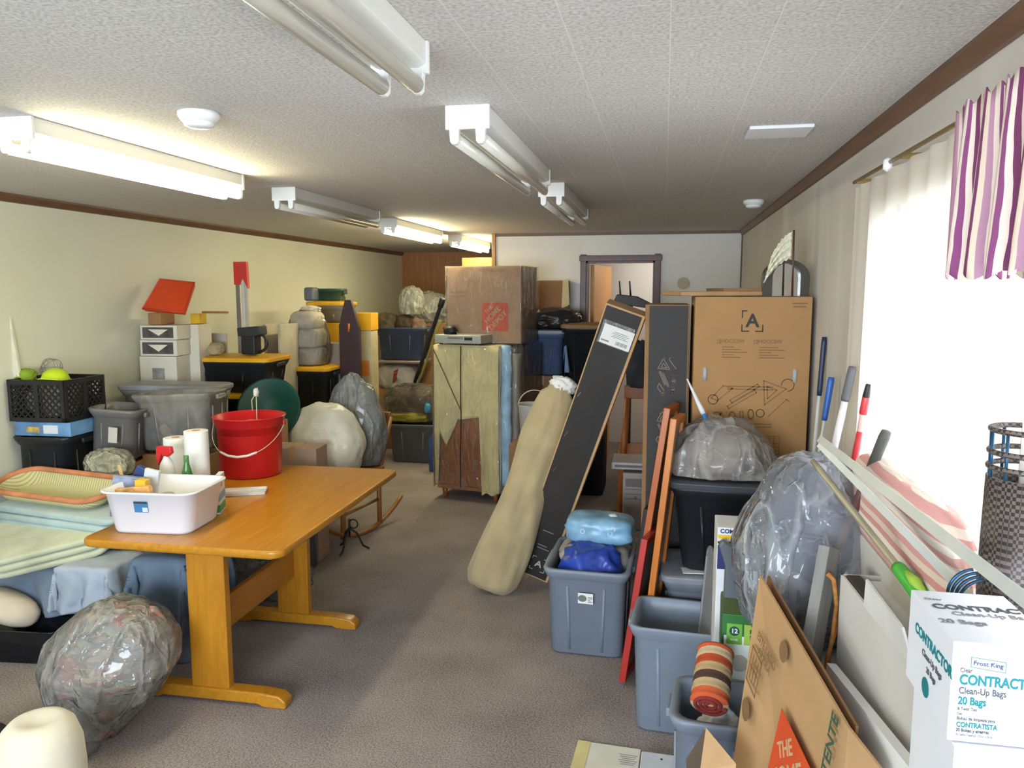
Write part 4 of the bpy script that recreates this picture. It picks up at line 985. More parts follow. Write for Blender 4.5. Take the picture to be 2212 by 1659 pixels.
o = strokes(fbx, [[(-.04, -.05), (.04, -.05), (.04, .05), (-.04, .05), (-.04, -.05)], [(-.02, -.03), (-.02, .03)], [(0, -.03), (0, .03)], [(.02, -.03), (.02, .03)], [(-.03, 0), (.03, 0)]], .006, m_print_soft, 0); o.matrix_local = mp @ Matrix.Translation((.12, -.0005, -.22))

# ================================================================ WHITE CARTON WITH THE CONTRACTOR BOX
m_wc = M('white_carton_card', '#cfcac3', .75, var=.04, vs=4)
m_wf = M('white_card_flap', '#d8d5d0', .7)
WZ = 1.03
ka, kb_ = P(1817, 1222, 2.02), P(1990, 1400, 1.50)
ka.z = kb_.z = 0
dirv = (kb_ - ka); wdep = dirv.length
mm = basis(kb_, (dirv.y * -1, dirv.x, 0), (0, 0, 1))   # x toward the wall, y away from the camera
wc = T('white_carton', 'big open white carton behind the contractor bag box by the right wall', 'carton', mat=mm)
wwid = .17
g = G(); tck = .006
g.box((tck / 2, wdep / 2, WZ / 2), (tck, wdep, WZ)); g.box((wwid - tck / 2, wdep / 2, WZ / 2), (tck, wdep, WZ)); g.box((wwid / 2, tck / 2, WZ / 2), (wwid, tck, WZ)); g.box((wwid / 2, wdep - tck / 2, WZ / 2), (wwid, tck, WZ)); g.box((wwid / 2, wdep / 2, .006), (wwid, wdep, .01))
g.build('carton', m_wc, wc)
G().box((wwid / 2 + .02, wdep * .62, WZ - .012), (wwid - .045, wdep * .7, .006)).build('top_flap', m_paper, wc)
fo = G().prism([(0, 0), (.30, 0), (.27, .075), (.05, .06)], 0, .005).build('side_flap', m_wf, wc, loc=(0, .02, WZ)); fo.rotation_euler = (R(-6), 0, R(90))
fo = G().prism([(0, 0), (.16, 0), (.11, .06), (.03, .055)], 0, .005).build('corner_flap', m_wf, wc, loc=(0, 0, WZ)); fo.rotation_euler = (R(12), 0, 0)
tag(G().box((.0, 0, .05), (.035, .20, .1)).build('dark_slab', M('brown_black_foam', '#3a322f', .8), bev=.004), 'dark brown slab inside the far left corner of the open white carton', 'slab')
bpy.data.objects['dark_slab'].matrix_world = mm @ Matrix.Translation((.026, wdep - .115, WZ - .1))
bpy.data.objects['dark_slab'].matrix_world = mm @ Matrix.Translation((.026, wdep - .115, WZ - .095))
icn = carton('plain white inner box down inside the open white carton', None or (0, 0, 0), wwid - .02, wdep - .03, WZ - .14, m_wc, name='inner_carton', tape=False)
icn.matrix_world = mm @ Matrix.Translation((wwid / 2, wdep / 2, .014))
# long white board leaning between the carton and the flattened box
pa, pb = P(1786, 1432, 1.93), P(1975, 1672, 1.36)
wbm = T('white_board', 'bright white board standing on edge between the flattened box and the white carton', 'board', mat=Matrix.Translation(pa))
quad(Vector((0, 0, 0)), pb - pa, pb - pa + Vector((-.02, 0, -pb.z + .01)), Vector((-.02, 0, -pa.z + .01)), .022, 0).build('board', m_paper, wbm)
# contractor box
CYF = 1.17
qx, qz, qw, qh = fit(2052, 1394, 2290, 1612, CYF)
cbx = T('contractor_bag_box', 'white box lettered CONTRACTOR Clean-Up Bags at the right edge of the picture', 'bag box', (qx, CYF + .1, qz), 0)
m_cw = M('bright_white_card', '#e9e9ee', .5, var=.01); m_teal = M('teal_print', '#1f7f86', .5); m_gp = M('dark_grey_print', '#55585e', .6)
G().box((0, .0, qh / 2), (qw, .2, qh)).build('carton', m_cw, cbx, bev=.002)
yf = -.1006; xl = -qw / 2 + .011; kq = qh / .176
def ct_(s, size, z, m, bold=0, x=xl): return text(cbx, s, size * kq, (x, yf, qh - (qh - z) * kq), m, bold=bold, align='LEFT', sx=.74)
strokes(cbx, [[(xl + .014, qh - .037), (xl + .060, qh - .042), (xl + .060, qh - .026), (xl + .014, qh - .022), (xl + .014, qh - .037)]], .0007, m_teal, yf)
tq = text(cbx, 'Frost King', .0095, (xl + .037, yf, qh - .0315), M('slate_blue_print', '#4a5478', .5), bold=.012); tq.rotation_euler[1] = R(3)
ct_('Clear', .0115, qh - .049, m_gp); ct_('CONTRACTOR', .0245, qh - .066, m_teal, .03); ct_('Clean-Up Bags', .0165, qh - .085, m_gp, .01); ct_('20 Bags', .019, qh - .103, m_teal, .025)
ct_('& Twist Ties', .008, qh - .117, m_gp); ct_('Con:', .006, qh - .126, m_gp); ct_('Bolsas de limpieza para', .0085, qh - .134, m_gp); ct_('CONTRATISTA', .0125, qh - .1455, m_teal, .025); ct_('20 Bolsas y amarres', .0085, qh - .155, m_gp, .012)
ct_('42 Gallon Capacity / 32 in. x 50 in.', .0055, qh - .163, m_print_grey)
yt = qh + .0006
for s, size, x, y, m, b in (('CONTRACTOR', .026, .03, .03, m_gp, .03), ('Clean-Up Bags', .02, .02, .005, m_print_grey, .01), ('20 Bags', .022, -.035, -.028, m_print_grey, .02), ('Clear', .012, -.05, .06, m_print_grey, 0)):
    text(cbx, s, size, (x, y, yt), m, face='top', bold=b)
xs = -qw / 2 - .0006
for s, size, y, z, m, b in (('CONTRACTOR', .024, -.02, qh - .05, m_teal, .03), ('Clean-Up Bags', .015, -.02, qh - .075, m_gp, .01), ('20 Bags', .014, -.02, qh - .095, m_gp, .01)):
    text(cbx, s, size, (xs, y, z), m, face='left', bold=b)
G().prism([(.016 * math.cos(q), .016 * math.sin(q)) for q in [2 * PI * k / 20 for k in range(20)]], -.001, 0, Matrix.Translation((xs + .0005, .0, qh - .125)) @ Matrix.Rotation(-PI / 2, 4, 'Z')).build('round_stamp', m_teal, cbx)
ub2 = carton('plain white box under the contractor bag box at the bottom right corner', (qx + .008, CYF + .085, 0), qw, .19, qz - .003, m_cw, name='white_box', cat='carton', tape=False, bev=.003)
# ================================================================ PLASTIC BAG, NAVY BIN AND SUPPORT
sb = tote('deep grey tote hidden under the clear bag beside the window', (.505, 2.44, 0), .32, .66, .72, m_grey, rz=0, lid=M('grey_lid', '#8a8d93'), group='grey totes in the right foreground', taper=.9)
nx = P(1836, 1090, 2.42)
nv = T('navy_bin', 'navy blue rounded bin inside the clear plastic bag below the window', 'bin', (min(nx.x, .50), 2.46, .728), 0)
nh = P(1850, 1012, 2.4).z - .73
G().lathe([(.10, 0), (.13, .02), (.165, nh * .55), (.155, nh * .8), (.10, nh * .97), (.01, nh)], 36).build('bin', m_navy, nv, smooth=True)
G().ring((0, 0, nh * .62), .165, .008).build('rim', m_navy, nv, smooth=True)
cpb = T('clear_bag', 'large crumpled clear plastic bag draped over the navy bin', 'plastic bag', (.445, 2.40, .722), 0)
cph = P(1760, 992, 2.35).z - .722
G().blob(.43, .42, cph, .10, 1.3, 44, sub=6, ridge=True, e=2.5, top=.72, cr=.045).build('bag', m_film, cpb, smooth=True)
gi = tag(G().blob(.16, .15, .2, .14, 2, 8, sub=4).build('grey_bundle', M('grey_bundle_cloth', '#8f8f94', .8, var=.15), smooth=True, loc=(P(1680, 1180, 2.3).x + .03, 2.3, .73)), 'grey cloth bundle seen through the left side of the clear bag', 'cloth bundle')
# long pale metal trims sloping toward the camera, green-handled pole
def strip(label, a, b, w, th, mat):
    mm, L = leaner(a, b, (1, 0, -.55)); t = T('metal_trim', label, 'metal strip', mat=mm, group='long metal strips by the window')
    g = G(); g.prism([(0, 0), (w, 0), (w, .004), (.004, .004), (.004, th), (0, th)], 0, L, Matrix.Rotation(PI / 2, 4, 'X')) if False else None
    g = G(); prof = [(-w / 2, 0), (w / 2, 0), (w / 2, .003), (-w / 2 + .003, .003), (-w / 2 + .003, th), (-w / 2, th)]
    g.rings([[Vector((x, y, z)) for x, y in prof] for z in (0, L)]); g.build('channel', mat, t); return t, L
m_strip = M('grey_white_metal', '#b9bfbf', .35, .2, var=.05)
s1, L1 = strip('wide pale grey metal strip sloping from the window corner toward the camera', P(1785, 965, 2.25), P(2262, 1345, 1.08), .062, .02, m_strip)
G().box((.0, -.001, L1 * .86), (.03, .001, .05)).build('barcode_label', m_paper, s1)
strip('narrow pale grey metal strip lying along the wide one', P(1779, 972, 2.27), P(2135, 1336, 1.392), .045, .018, M('cool_grey_metal', '#c6cbcc', .35, .2, var=.05))
stick('scrub_pole', 'tan pole with green and lime rubber grip lying across the clear bag', 'pole', P(2004, 1306, 1.66), P(1756, 996, 2.14),
      [('grip', 0, .22, .020, .016, M('green_rubber', '#49a83a', .45)), ('pole', .15, 1, .0085, .0085, M('tan_pole', '#a89f83', .4, .3))])
G_ = bpy.data.objects['scrub_pole']
G().tube([(0, -.012, .012), (0, -.016, .05), (0, -.012, .085)], [.006, .013, .006], 10).build('grip_inlay', M('lime_rubber', '#a9cf4a', .45), G_, smooth=True)
# weathered plank with orange rope
mm, L = leaner(P(1745, 1450, 2.02), P(1792, 1182, 2.12), (.5, .8, 0))
pk_ = T('grey_plank', 'weathered grey plank with hanging orange rope beside the flattened box', 'plank', mat=mm)
pk_.matrix_world = mm @ Matrix.Translation((0, 0, -.0))
Ldown = .58
G().box((0, 0, L / 2 - Ldown / 2), (.085, .03, L + Ldown)).build('board', wood('weathered_wood', '#77746f', '#8f8c86', (10, 10, 1), .8), pk_, bev=.003)
rope = M('orange_rope', '#b17338', .9, var=.2, vs=60, bs=.5)
G().tube([(-.04, -.02, L - .07), (-.03, -.035, L * .75), (.0, -.04, L * .6), (.04, -.03, L * .55), (.05, -.03, L * .3), (.045, -.03, 0), (.05, -.03, -.08)], .006, 8).build('rope', rope, pk_, smooth=True)
for k in range(2): G().tube([(.055 + .009 * k + .003 * math.sin(u * 9 + k * 2), -.028 + .004 * math.cos(u * 9 + k), L * .56 - u * .22) for u in [i / 30 for i in range(31)]], .0055, 8).build('rope', rope, pk_, smooth=True)
blk = T('black_coil', 'small coil of black cord behind the weathered plank', 'cord', (P(1728, 1310, 2.2).x, 2.26, .0), 0)
cz_ = P(1728, 1310, 2.25).z
for k in range(3): G().ring((0, .01 * k, cz_ - .0), .05 + .006 * k, .006, 'X').build('coil', m_black, blk, smooth=True)
G().tube([(0, .01, cz_ - .05), (.02, .03, cz_ - .3), (.0, .04, 0)], .006, 8).build('cord_end', m_black, blk, smooth=True)
# red striped cushion pile by the sill
rc = T('striped_cushion', 'pink red and cream striped cushion pile bathed in light below the window', 'cushion', (.602, 2.02, 1.075), 0)
rch = .22
m_rst = stripes('glare_paled_stripes', ['#dea49c', '#ecdccd', '#e2b0a6', '#efe3d6', '#d89890', '#ead5c6'], 3.2, 'Z', .95, .4)  # stripe colours paled to stand in for overexposure by the window
G().blob(.10, .86, rch, .05, 1.6, 14, sub=5, e=3.4).build('cushion', m_rst, rc, smooth=True)
carton('slim pale carton along the wall under the striped cushions', (.602, 2.02, .75), .09, .8, .322, m_wc, tape=False)
# woven basket with blue wire at the right edge
bq = P(2200, 1110, 1.45)
wk = T('woven_basket', 'dark woven basket with blue wire loops at the right edge before the window', 'basket', (P(2206, 1150, 1.45).x, 1.45, WZ + .008), 0)
bh_ = P(2200, 1040, 1.42).z - wk.location.z
m_wk, nt, b = newmat('dark_wicker'); v = coords(nt, (1, 1, 1))
ck = nd(nt, 'ShaderNodeTexChecker'); ck.inputs['Scale'].default_value = 150; ck.inputs['Color1'].default_value = lin('#6b5c54'); ck.inputs['Color2'].default_value = lin('#2c2527'); nt.links.new(v, ck.inputs['Vector']); nt.links.new(ck.outputs['Color'], b.inputs['Base Color']); bump(nt, b, ck.outputs['Fac'], .8, .004)
G().lathe([(.055, 0), (.062, bh_ * .5), (.06, bh_), (.052, bh_), (.05, .01)], 30).build('woven_side', m_wk, wk, smooth=True)
m_wire = M('blue_wire', '#24506f', .3, .4)
topz = P(2190, 935, 1.42).z - wk.location.z
for k in range(10):
    a = 2 * PI * k / 10; x, y = .056 * math.cos(a), .056 * math.sin(a)
    G().tube([(x, y, bh_ - .01), (x * 1.02, y * 1.02, topz)], .0028, 6).build('wire_upright', m_wire, wk, smooth=True)
for z in (bh_ + .018, bh_ + .045, topz): G().ring((0, 0, z), .057, .005, 'Z').build('woven_band', m_wk, wk, smooth=True)
for k in range(4): G().ring((-.055 - .006 * k, -.02, bh_ * .42 + .006 * k), .045, .003, 'Y', 20, 6, PI * .55, PI * 1.3).build('wire_loop', m_wire, wk, smooth=True)
# ================================================================ THE TABLE
TH = .715
tl = PZ(172, 1165, TH); tr_ = PZ(600, 1193, TH); tbk = PZ(845, 1014, TH)
rz = math.degrees(math.atan2(tr_.y - tl.y, tr_.x - tl.x))
tw = (tr_ - tl).length + .02; tlen = (tbk - tr_).length + .01
tab = T('trestle_table', 'honey oak trestle table standing on the carpet left of the aisle', 'table', ((tl.x + tr_.x) / 2, (tl.y + tr_.y) / 2, 0), rz)
g = G(); g.rings([rr(tw - .012, tlen - .012, .05, TH - .034, 6, 0, tlen / 2), rr(tw, tlen, .055, TH - .026, 6, 0, tlen / 2), rr(tw, tlen, .055, TH - .010, 6, 0, tlen / 2), rr(tw - .008, tlen - .008, .052, TH - .002, 6, 0, tlen / 2), rr(tw - .016, tlen - .016, .05, TH, 6, 0, tlen / 2)])
g.build('tabletop', m_oak, tab, smooth=False, bev=.002)
lx = (PZ(430, 1500).x + PZ(514, 1500).x) / 2 - (tl.x + tr_.x) / 2
for yy in (.105, .88):
    G().box((lx + .0, yy, .06 + (TH - .094) / 2), (.175, .042, TH - .094)).build('leg', m_oakz, tab, bev=.005)
    g = G(); L = .70; g.prism([(-L / 2, 0), (-L / 2 + .1, .0), (-L / 2 + .13, .012), (L / 2 - .13, .012), (L / 2 - .1, 0), (L / 2, 0), (L / 2, .032), (L / 2 - .03, .056), (L / 2 - .12, .064), (-L / 2 + .12, .064), (-L / 2 + .03, .056), (-L / 2, .032)], yy - .035, yy + .035)
    g.build('foot', m_oak, tab, bev=.008, loc=(lx, 0, 0))
    G().box((lx, yy, TH - .05), (.62, .05, .032)).build('cleat', m_oak, tab, bev=.004)
G().box((lx, .49, .34), (.028, .74, .15)).build('stretcher', m_oakz if False else wood('honey_oak_rail', '#9c611c', '#b07327', (12, 1.2, 12), .3), tab, bev=.004)
trz = Matrix.Rotation(R(rz), 4, 'Z')
def on_table(px, py): return PZ(px, py, TH + .001)
# white dishpan
d0 = on_table(225, 1152); d1 = on_table(372, 1157)
dpw = P(405, 1062, d0.y).x - P(205, 1062, d0.y).x
dp = T('dishpan', 'white plastic dishpan full of small packets on the near end of the table', 'tub', (d0.x + .185, d0.y + .17, TH + .001), rz + 4)
W_, D_, H_ = .43, .34, .150
dph = P(300, 1066, d0.y).z - TH
H_ = dph
g = G(); g.rings([rr(W_ * .80, D_ * .80, .05, 0), rr(W_ * .84, D_ * .84, .06, .012), rr(W_ - .02, D_ - .02, .06, H_ - .01), rr(W_ + .01, D_ + .01, .065, H_ - .006), rr(W_ + .01, D_ + .01, .065, H_), rr(W_ - .022, D_ - .022, .06, H_), rr(W_ * .84 - .008, D_ * .84 - .008, .055, .016)]); g.build('tub', M('white_dishpan', '#dedee4', .35, var=.01), dp, smooth=True)
st = G().box((0, 0, 0), (.062, .0015, .05)).build('sticker', M('blue_sticker', '#3f77a6', .4), dp, loc=(-.02, -D_ / 2 + .004 + .008, H_ * .66)); st.rotation_euler = (R(9), 0, 0)
G().box((.018, -.001, -.012), (.024, .001, .02)).build('sticker_picture', M('pale_sticker', '#c9d3d9', .4), st); G().box((.0, -.001, .02), (.06, .001, .008)).build('sticker_lettering', m_print, st)
def item(name, label, cat, px, py, Y, z, size, mat, seed=0, soft=False, rz_=0, tilt=0, group='small things in the white dishpan'):
    p = P(px, py, Y); g = G()
    if soft: g.blob(*size, .15, 2.4, seed, sub=4, ridge=True)
    else: g.box((0, 0, size[2] / 2), size)
    o = g.build(name, mat, smooth=soft, bev=0 if soft else .003, loc=(p.x, Y, z)); o.rotation_euler = (0, R(tilt), R(rz_)); return tag(o, label, cat, group)
dy = d0.y + .17
z_ = TH + .022
item('packet', 'clear packet with dark blue print leaning in the left of the dishpan', 'packet', 268, 1060, dy + .0, z_, (.13, .03, .19), M('clear_print_pack', '#8088a0', .2, var=.3, vs=20), 1, False, 20, 8)
item('packet', 'orange and cream snack packet at the front of the dishpan', 'packet', 296, 1062, dy - .06, z_, (.16, .03, .16), M('orange_cream_pack', '#c99a62', .4, var=.45, vs=18), 2, False, 6, -6)
item('packet', 'yellow labelled box in the middle of the dishpan', 'packet', 306, 1058, dy - .02, z_, (.05, .04, .185), M('yellow_pack', '#dfae2a', .4, var=.1), 3, False, 3, 2)
item('packet', 'dark blue peaked packet standing tallest at the back of the dishpan', 'packet', 270, 1040, dy + .06, z_, (.10, .03, .235), M('navy_pack', '#2b3d6e', .4, var=.3, vs=14), 4, False, 5, 30)
item('packet', 'thin tan card strip standing up at the back of the dishpan', 'card strip', 280, 1000, dy + .07, z_, (.015, .008, .23), M('tan_strip', '#c2a667', .6), 5, False, 3, -14)
item('packet', 'white packet standing behind the navy packet in the dishpan', 'packet', 312, 1030, dy + .06, z_, (.07, .02, .215), M('white_pack', '#cfd0d2', .4), 6, False, 3, 12)
tr = T('tape_roll', 'large roll of grey sealing tape lying in the right of the dishpan', 'tape roll', (P(352, 1050, dy).x, dy - .01, TH + .10), 0)
tr.rotation_euler = (R(18), R(-8), 0)
G().lathe([(.03, -.022), (.062, -.022), (.062, .022), (.03, .022), (.03, -.022)], 30, cap0=False, cap1=False).build('roll', M('grey_tape', '#9a9c99', .3), tr, smooth=False, bev=.002)
# bottles and paper rolls behind the dishpan
m_wr = M('paper_towel', '#e0dfda', .9, var=.02, bs=.2)
def tall_roll(label, px, y0, y1, Y, r):
    p = P(px, y1, Y); h = P(px, y0, Y).z - TH - .001
    t = T('paper_towel_roll', label, 'paper towel', (p.x, Y, TH + .001), 0, 'paper towel rolls on the table')
    G().lathe([(.02, 0), (r, 0), (r, h), (.02, h)], 30, cap0=False, cap1=False).build('roll', m_wr, t, smooth=False, bev=.003)
    G().tube([(0, 0, 0), (0, 0, h + .001)], .02, 16).build('core', m_card, t, smooth=True); return t
tall_roll('white paper towel roll on the table, right and taller of the two', 428, 930, 1030, 3.36, .058)
tall_roll('white paper towel roll behind the red trigger bottle on the table', 384, 945, 1030, 3.42, .060)
bp = P(362, 1030, 3.22)
sp = T('spray_bottle', 'white spray bottle with red trigger head behind the dishpan', 'spray bottle', (bp.x, 3.22, TH + .001), 0)
sh_ = P(362, 985, 3.22).z - TH
G().lathe([(.034, 0), (.036, .01), (.036, sh_ * .7), (.03, sh_ * .85), (.014, sh_ * .97), (.014, sh_)], 24).build('bottle', M('white_bottle', '#dcdad4', .35), sp, smooth=True)
G().box((0, -.0365, sh_ * .4), (.045, .002, sh_ * .4)).build('bottle_label', M('blue_label', '#8fa0c4', .5), sp)
tz = P(362, 965, 3.22).z - TH
G().prism([(-.05, sh_ + .0), (-.045, tz), (.03, tz), (.035, sh_ + .015), (.012, sh_ - .004), (-.012, sh_ - .004), (-.02, sh_ + .012), (-.04, sh_ - .05)], -.013, .013).build('trigger_head', m_red, sp, bev=.004)
bp = P(410, 1030, 3.24)
gb_ = T('green_bottle', 'small clear bottle with green liquid and yellow label behind the dishpan', 'bottle', (bp.x, 3.22, TH + .001), 0)
gh_ = P(410, 985, 3.22).z - TH
G().lathe([(.026, 0), (.028, .01), (.028, gh_ * .6), (.012, gh_ * .85), (.012, gh_)], 22).build('bottle', M('green_liquid', '#4a7a44', .15, var=.05), gb_, smooth=True)
G().box((0, -.0285, gh_ * .25), (.03, .002, gh_ * .25)).build('bottle_label', M('yellow_label', '#d8c23a', .5), gb_)
# red bucket
rb0 = on_table(545, 1033)
by = rb0.y + .11
rbk = T('red_bucket', 'red plastic bucket with wire bail standing on the table', 'bucket', (P(543, 1000, by).x, by, TH + .001), 10)
bh2 = P(543, 905, by - .12).z - TH; r0 = (P(602, 1020, by).x - P(487, 1020, by).x) / 2; r1 = (P(612, 905, by).x - P(473, 905, by).x) / 2
G().lathe([(r0 * .96, 0), (r0, .008), (r1 * .90, bh2 * .84), (r1 * .93, bh2 * .85), (r1 * .97, bh2 * .985), (r1, bh2 * .99), (r1, bh2), (r1 * .93, bh2), (r0 * .95, .012)], 48).build('bucket', m_red, rbk, smooth=True)
ba = .58
pts = [(r1 * 1.0 * math.cos(a), -r1 * 1.06 * math.sin(a) * .98, bh2 * .88 - bh2 * .47 * math.sin(a) ** 1.0) for a in [PI * k / 24 for k in range(25)]]
G().tube(pts, .0025, 6).build('bail_wire', M('pale_wire', '#b9b39c'), rbk, smooth=True)
G().tube([pts[8], pts[10], pts[12], pts[14], pts[16]], .007, 10).build('bail_grip', M('white_grip', '#e2d3d0', .4), rbk, smooth=True)
for a in (0, PI): G().box((r1 * .99 * math.cos(a), 0, bh2 * .88), (.012, .03, .03)).build('bail_lug', m_red, rbk, bev=.004)
sk = stick('paint_stick', 'thin pale stick with frayed white tip standing in the red bucket', 'stick', (rbk.location.x + .03, by + .02, TH + .02), P(553, 838, by + .1), [('stick', 0, .96, .003, .003, M('pale_stick', '#b6b48c', .6))])
Ls = (Vector(P(553, 838, by + .1)) - Vector((rbk.location.x + .03, by + .02, TH + .02))).length
G().blob(.03, .03, .05, .3, 4, 3, sub=3, c=(0, 0, Ls - .05)).build('frayed_tip', M('frayed_white', '#c9c8b8', .8), sk, smooth=True)
G().tube([(0, 0, Ls - .03), (-.03, 0, Ls - .07), (-.025, 0, Ls - .13)], .003, 6).build('loose_strand', M('pale_stick', '#b6b48c'), sk, smooth=True)
# white trays and printed packet right of the dishpan
t0 = on_table(520, 1075)
ty = T('white_tray', 'flat white plastic trays nested on the table in front of the red bucket', 'tray', (P(525, 1062, t0.y + .06).x + .0, t0.y + .085, TH + .001), 24)
g = G(); g.rings([rr(.20, .10, .012, 0), rr(.21, .11, .014, .018), rr(.20, .10, .012, .018), rr(.19, .09, .01, .004)]); g.build('tray', M('white_tray_plastic', '#d9dad6', .3), ty, smooth=False)
g = G(); g.rings([rr(.12, .06, .01, .019, 5, -.04, -.04), rr(.13, .07, .012, .032, 5, -.04, -.04), rr(.12, .06, .01, .032, 5, -.04, -.04)]); g.build('inner_tray', M('white_tray_plastic', '#d9dad6'), ty)
k = on_table(458, 1110)
pk3 = T('printed_box', 'small white box with green and blue print standing against the dishpan end', 'box', (k.x + .012, k.y + .05, TH + .001), -70)
ph = P(460, 1030, k.y).z - TH
G().box((0, 0, ph / 2), (.12, .025, ph)).build('carton', M('white_print_card', '#d4d8d4', .5), pk3, bev=.002)
G().box((0, 0, ph * .15), (.1205, .0255, ph * .2)).build('green_band', M('green_band', '#3d8a4e', .5), pk3); G().box((0, 0, ph * .45), (.1205, .0255, ph * .2)).build('blue_band', M('blue_band', '#7f9cc0', .5), pk3)
G().box((.02, 0, ph * .78), (.04, .0255, ph * .16)).build('red_mark', M('red_mark', '#a35a4a', .5), pk3)

# ================================================================ ROCKING CHAIR WITH BAGS
RC = Vector((P(742, 1130, 5.2).x, 5.12, 0))
m_rk = wood('rocker_wood', '#8b5a2a', '#a06b34', (8, 8, 2), .4)
rk = T('rocking_chair', 'wooden rocking chair behind the table buried under plastic bags', 'rocking chair', RC, -16)
for x in (-.22, .22):
    pts = [(x, -.42 + .9 * u, .015 + .16 * (2 * u - 1) ** 2) for u in [i / 20 for i in range(21)]]
    G().tube(pts, .016, 8).build('rocker', m_rk, rk, smooth=True)
    G().tube([(x, -.22, .03), (x, -.2, .44)], .018, 10).build('leg', m_rk, rk, smooth=True)
    G().tube([(x, .2, .03), (x, .2, .44)], .018, 10).build('leg', m_rk, rk, smooth=True)
    G().tube([(x, .22, .44), (x * .8, .42, .80)], .017, 10).build('back_post', m_rk, rk, smooth=True)
    G().tube([(x, -.2, .2), (x, .2, .22)], .011, 8).build('stretcher', m_rk, rk, smooth=True)
G().box((0, 0, .455), (.5, .48, .03)).build('seat', m_rk, rk, bev=.01)
G().box((0, .415, .78), (.36, .03, .12)).build('top_rail', m_rk, rk, bev=.008)
for x in (-.1, 0, .1): G().tube([(x, .225, .47), (x, .405, .76)], .009, 8).build('spindle', m_rk, rk, smooth=True)
lm = T('iron_scroll', 'small black wrought iron scroll stand on the carpet beside the rocking chair', 'iron stand', (P(752, 1135, 4.7).x, 4.72, 0), 0)
for k in range(3): 
    a = 2 * PI * k / 3 + .4
    G().tube([(.0, 0, .16), (.05 * math.cos(a), .05 * math.sin(a), .12), (.09 * math.cos(a), .09 * math.sin(a), .03), (.13 * math.cos(a), .13 * math.sin(a), .007)], .007, 8).build('leg', m_black, lm, smooth=True)
G().tube([(0, 0, .1), (0, 0, .22)], .008, 8).build('stem', m_black, lm, smooth=True)
G().ring((.03, 0, .19), .03, .005, 'Y').build('scroll', m_black, lm, smooth=True)
wbx = P(712, 940, 5.05)
wb2 = T('white_trash_bag', 'full white plastic bag slumped on the rocking chair behind the table', 'plastic bag', (wbx.x, 4.98, .475), 0)
whh = P(712, 868, 5.05).z - .475
m_wb = M('white_bag_plastic', '#dedbcb', .35, var=.07, vs=5, bs=.6, bd=.03, bscale=9)
G().blob(.56, .36, whh, .10, 1.3, 17, sub=5, ridge=True, e=2.3, top=.82, cr=.035).build('bag', m_wb, wb2, smooth=True)
G().tube([(-.24, -.03, whh * .45), (-.31, -.05, whh * .38), (-.36, -.06, whh * .30)], [.05, .03, .06], 12).build('tied_neck', m_wb, wb2, smooth=True)
gb2 = T('clear_rubbish_bag', 'tall grey clear plastic bag of crumpled sheeting behind the white bag', 'plastic bag', (P(770, 900, 5.3).x, 5.27, .475), 0)
ghh2 = P(760, 806, 5.4).z - .48
G().blob(.46, .26, ghh2, .11, 1.5, 23, sub=5, ridge=True, e=2.4, top=.72, cr=.03).build('bag', film('grey_clear_film', '#c3c5c2', .55, .2, 10), gb2, smooth=True)
G().blob(.36, .18, ghh2 * .86, .25, 2.4, 29, sub=5, ridge=True, top=.8, c=(-.01, 0, .01)).build('contents', M('crumpled_sheeting', '#9a9a90', .6, var=.25, vs=10), gb2, smooth=True)
# cartons behind the table
cx, z, w, h = fit(602, 966, 702, 1010, 4.5)
carton('pinkish brown carton behind the far end of the table under the white bag', (cx - .05, 4.55, 0), w, .2, z + h, M('pink_cardboard', '#a88f7c', .8), 4)
cx, z, w, h = fit(450, 918, 520, 1000, 4.5)
carton('tan carton standing behind the red bucket', (cx + .12, 4.62, 0), .42, .26, P(500, 915, 4.5).z, m_card, 2)
tag(G().box((0, 0, .06), (.10, .08, .12)).build('small_box', M('pale_blue_card', '#b9bcc0', .6), bev=.004, loc=(cx - .09, 4.55, z + h + .004)), 'small pale box on the pinkish carton beside the white bag', 'box')
cx = P(690, 1160, 4.4).x
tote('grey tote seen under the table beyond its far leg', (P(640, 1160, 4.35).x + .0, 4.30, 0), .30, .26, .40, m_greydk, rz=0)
tote('dark tote seen under the table behind its near leg', (P(385, 1240, 3.6).x - .1, 3.75, 0), .42, .36, .44, M('dark_tote_grey', '#3c3a3e', .5), rz=8)  # dark grey is the tote's own colour
# under-table film bundle
ub_ = tag(G().blob(.5, .3, .24, .2, 2, 51, sub=5, ridge=True).build('film_bundle', film('grey_blue_film', '#aab0b8', .55), smooth=True, loc=(P(575, 1290, 3.75).x - .1, 3.95, 0)), 'bundle of grey plastic sheeting on the carpet under the table', 'plastic sheeting')

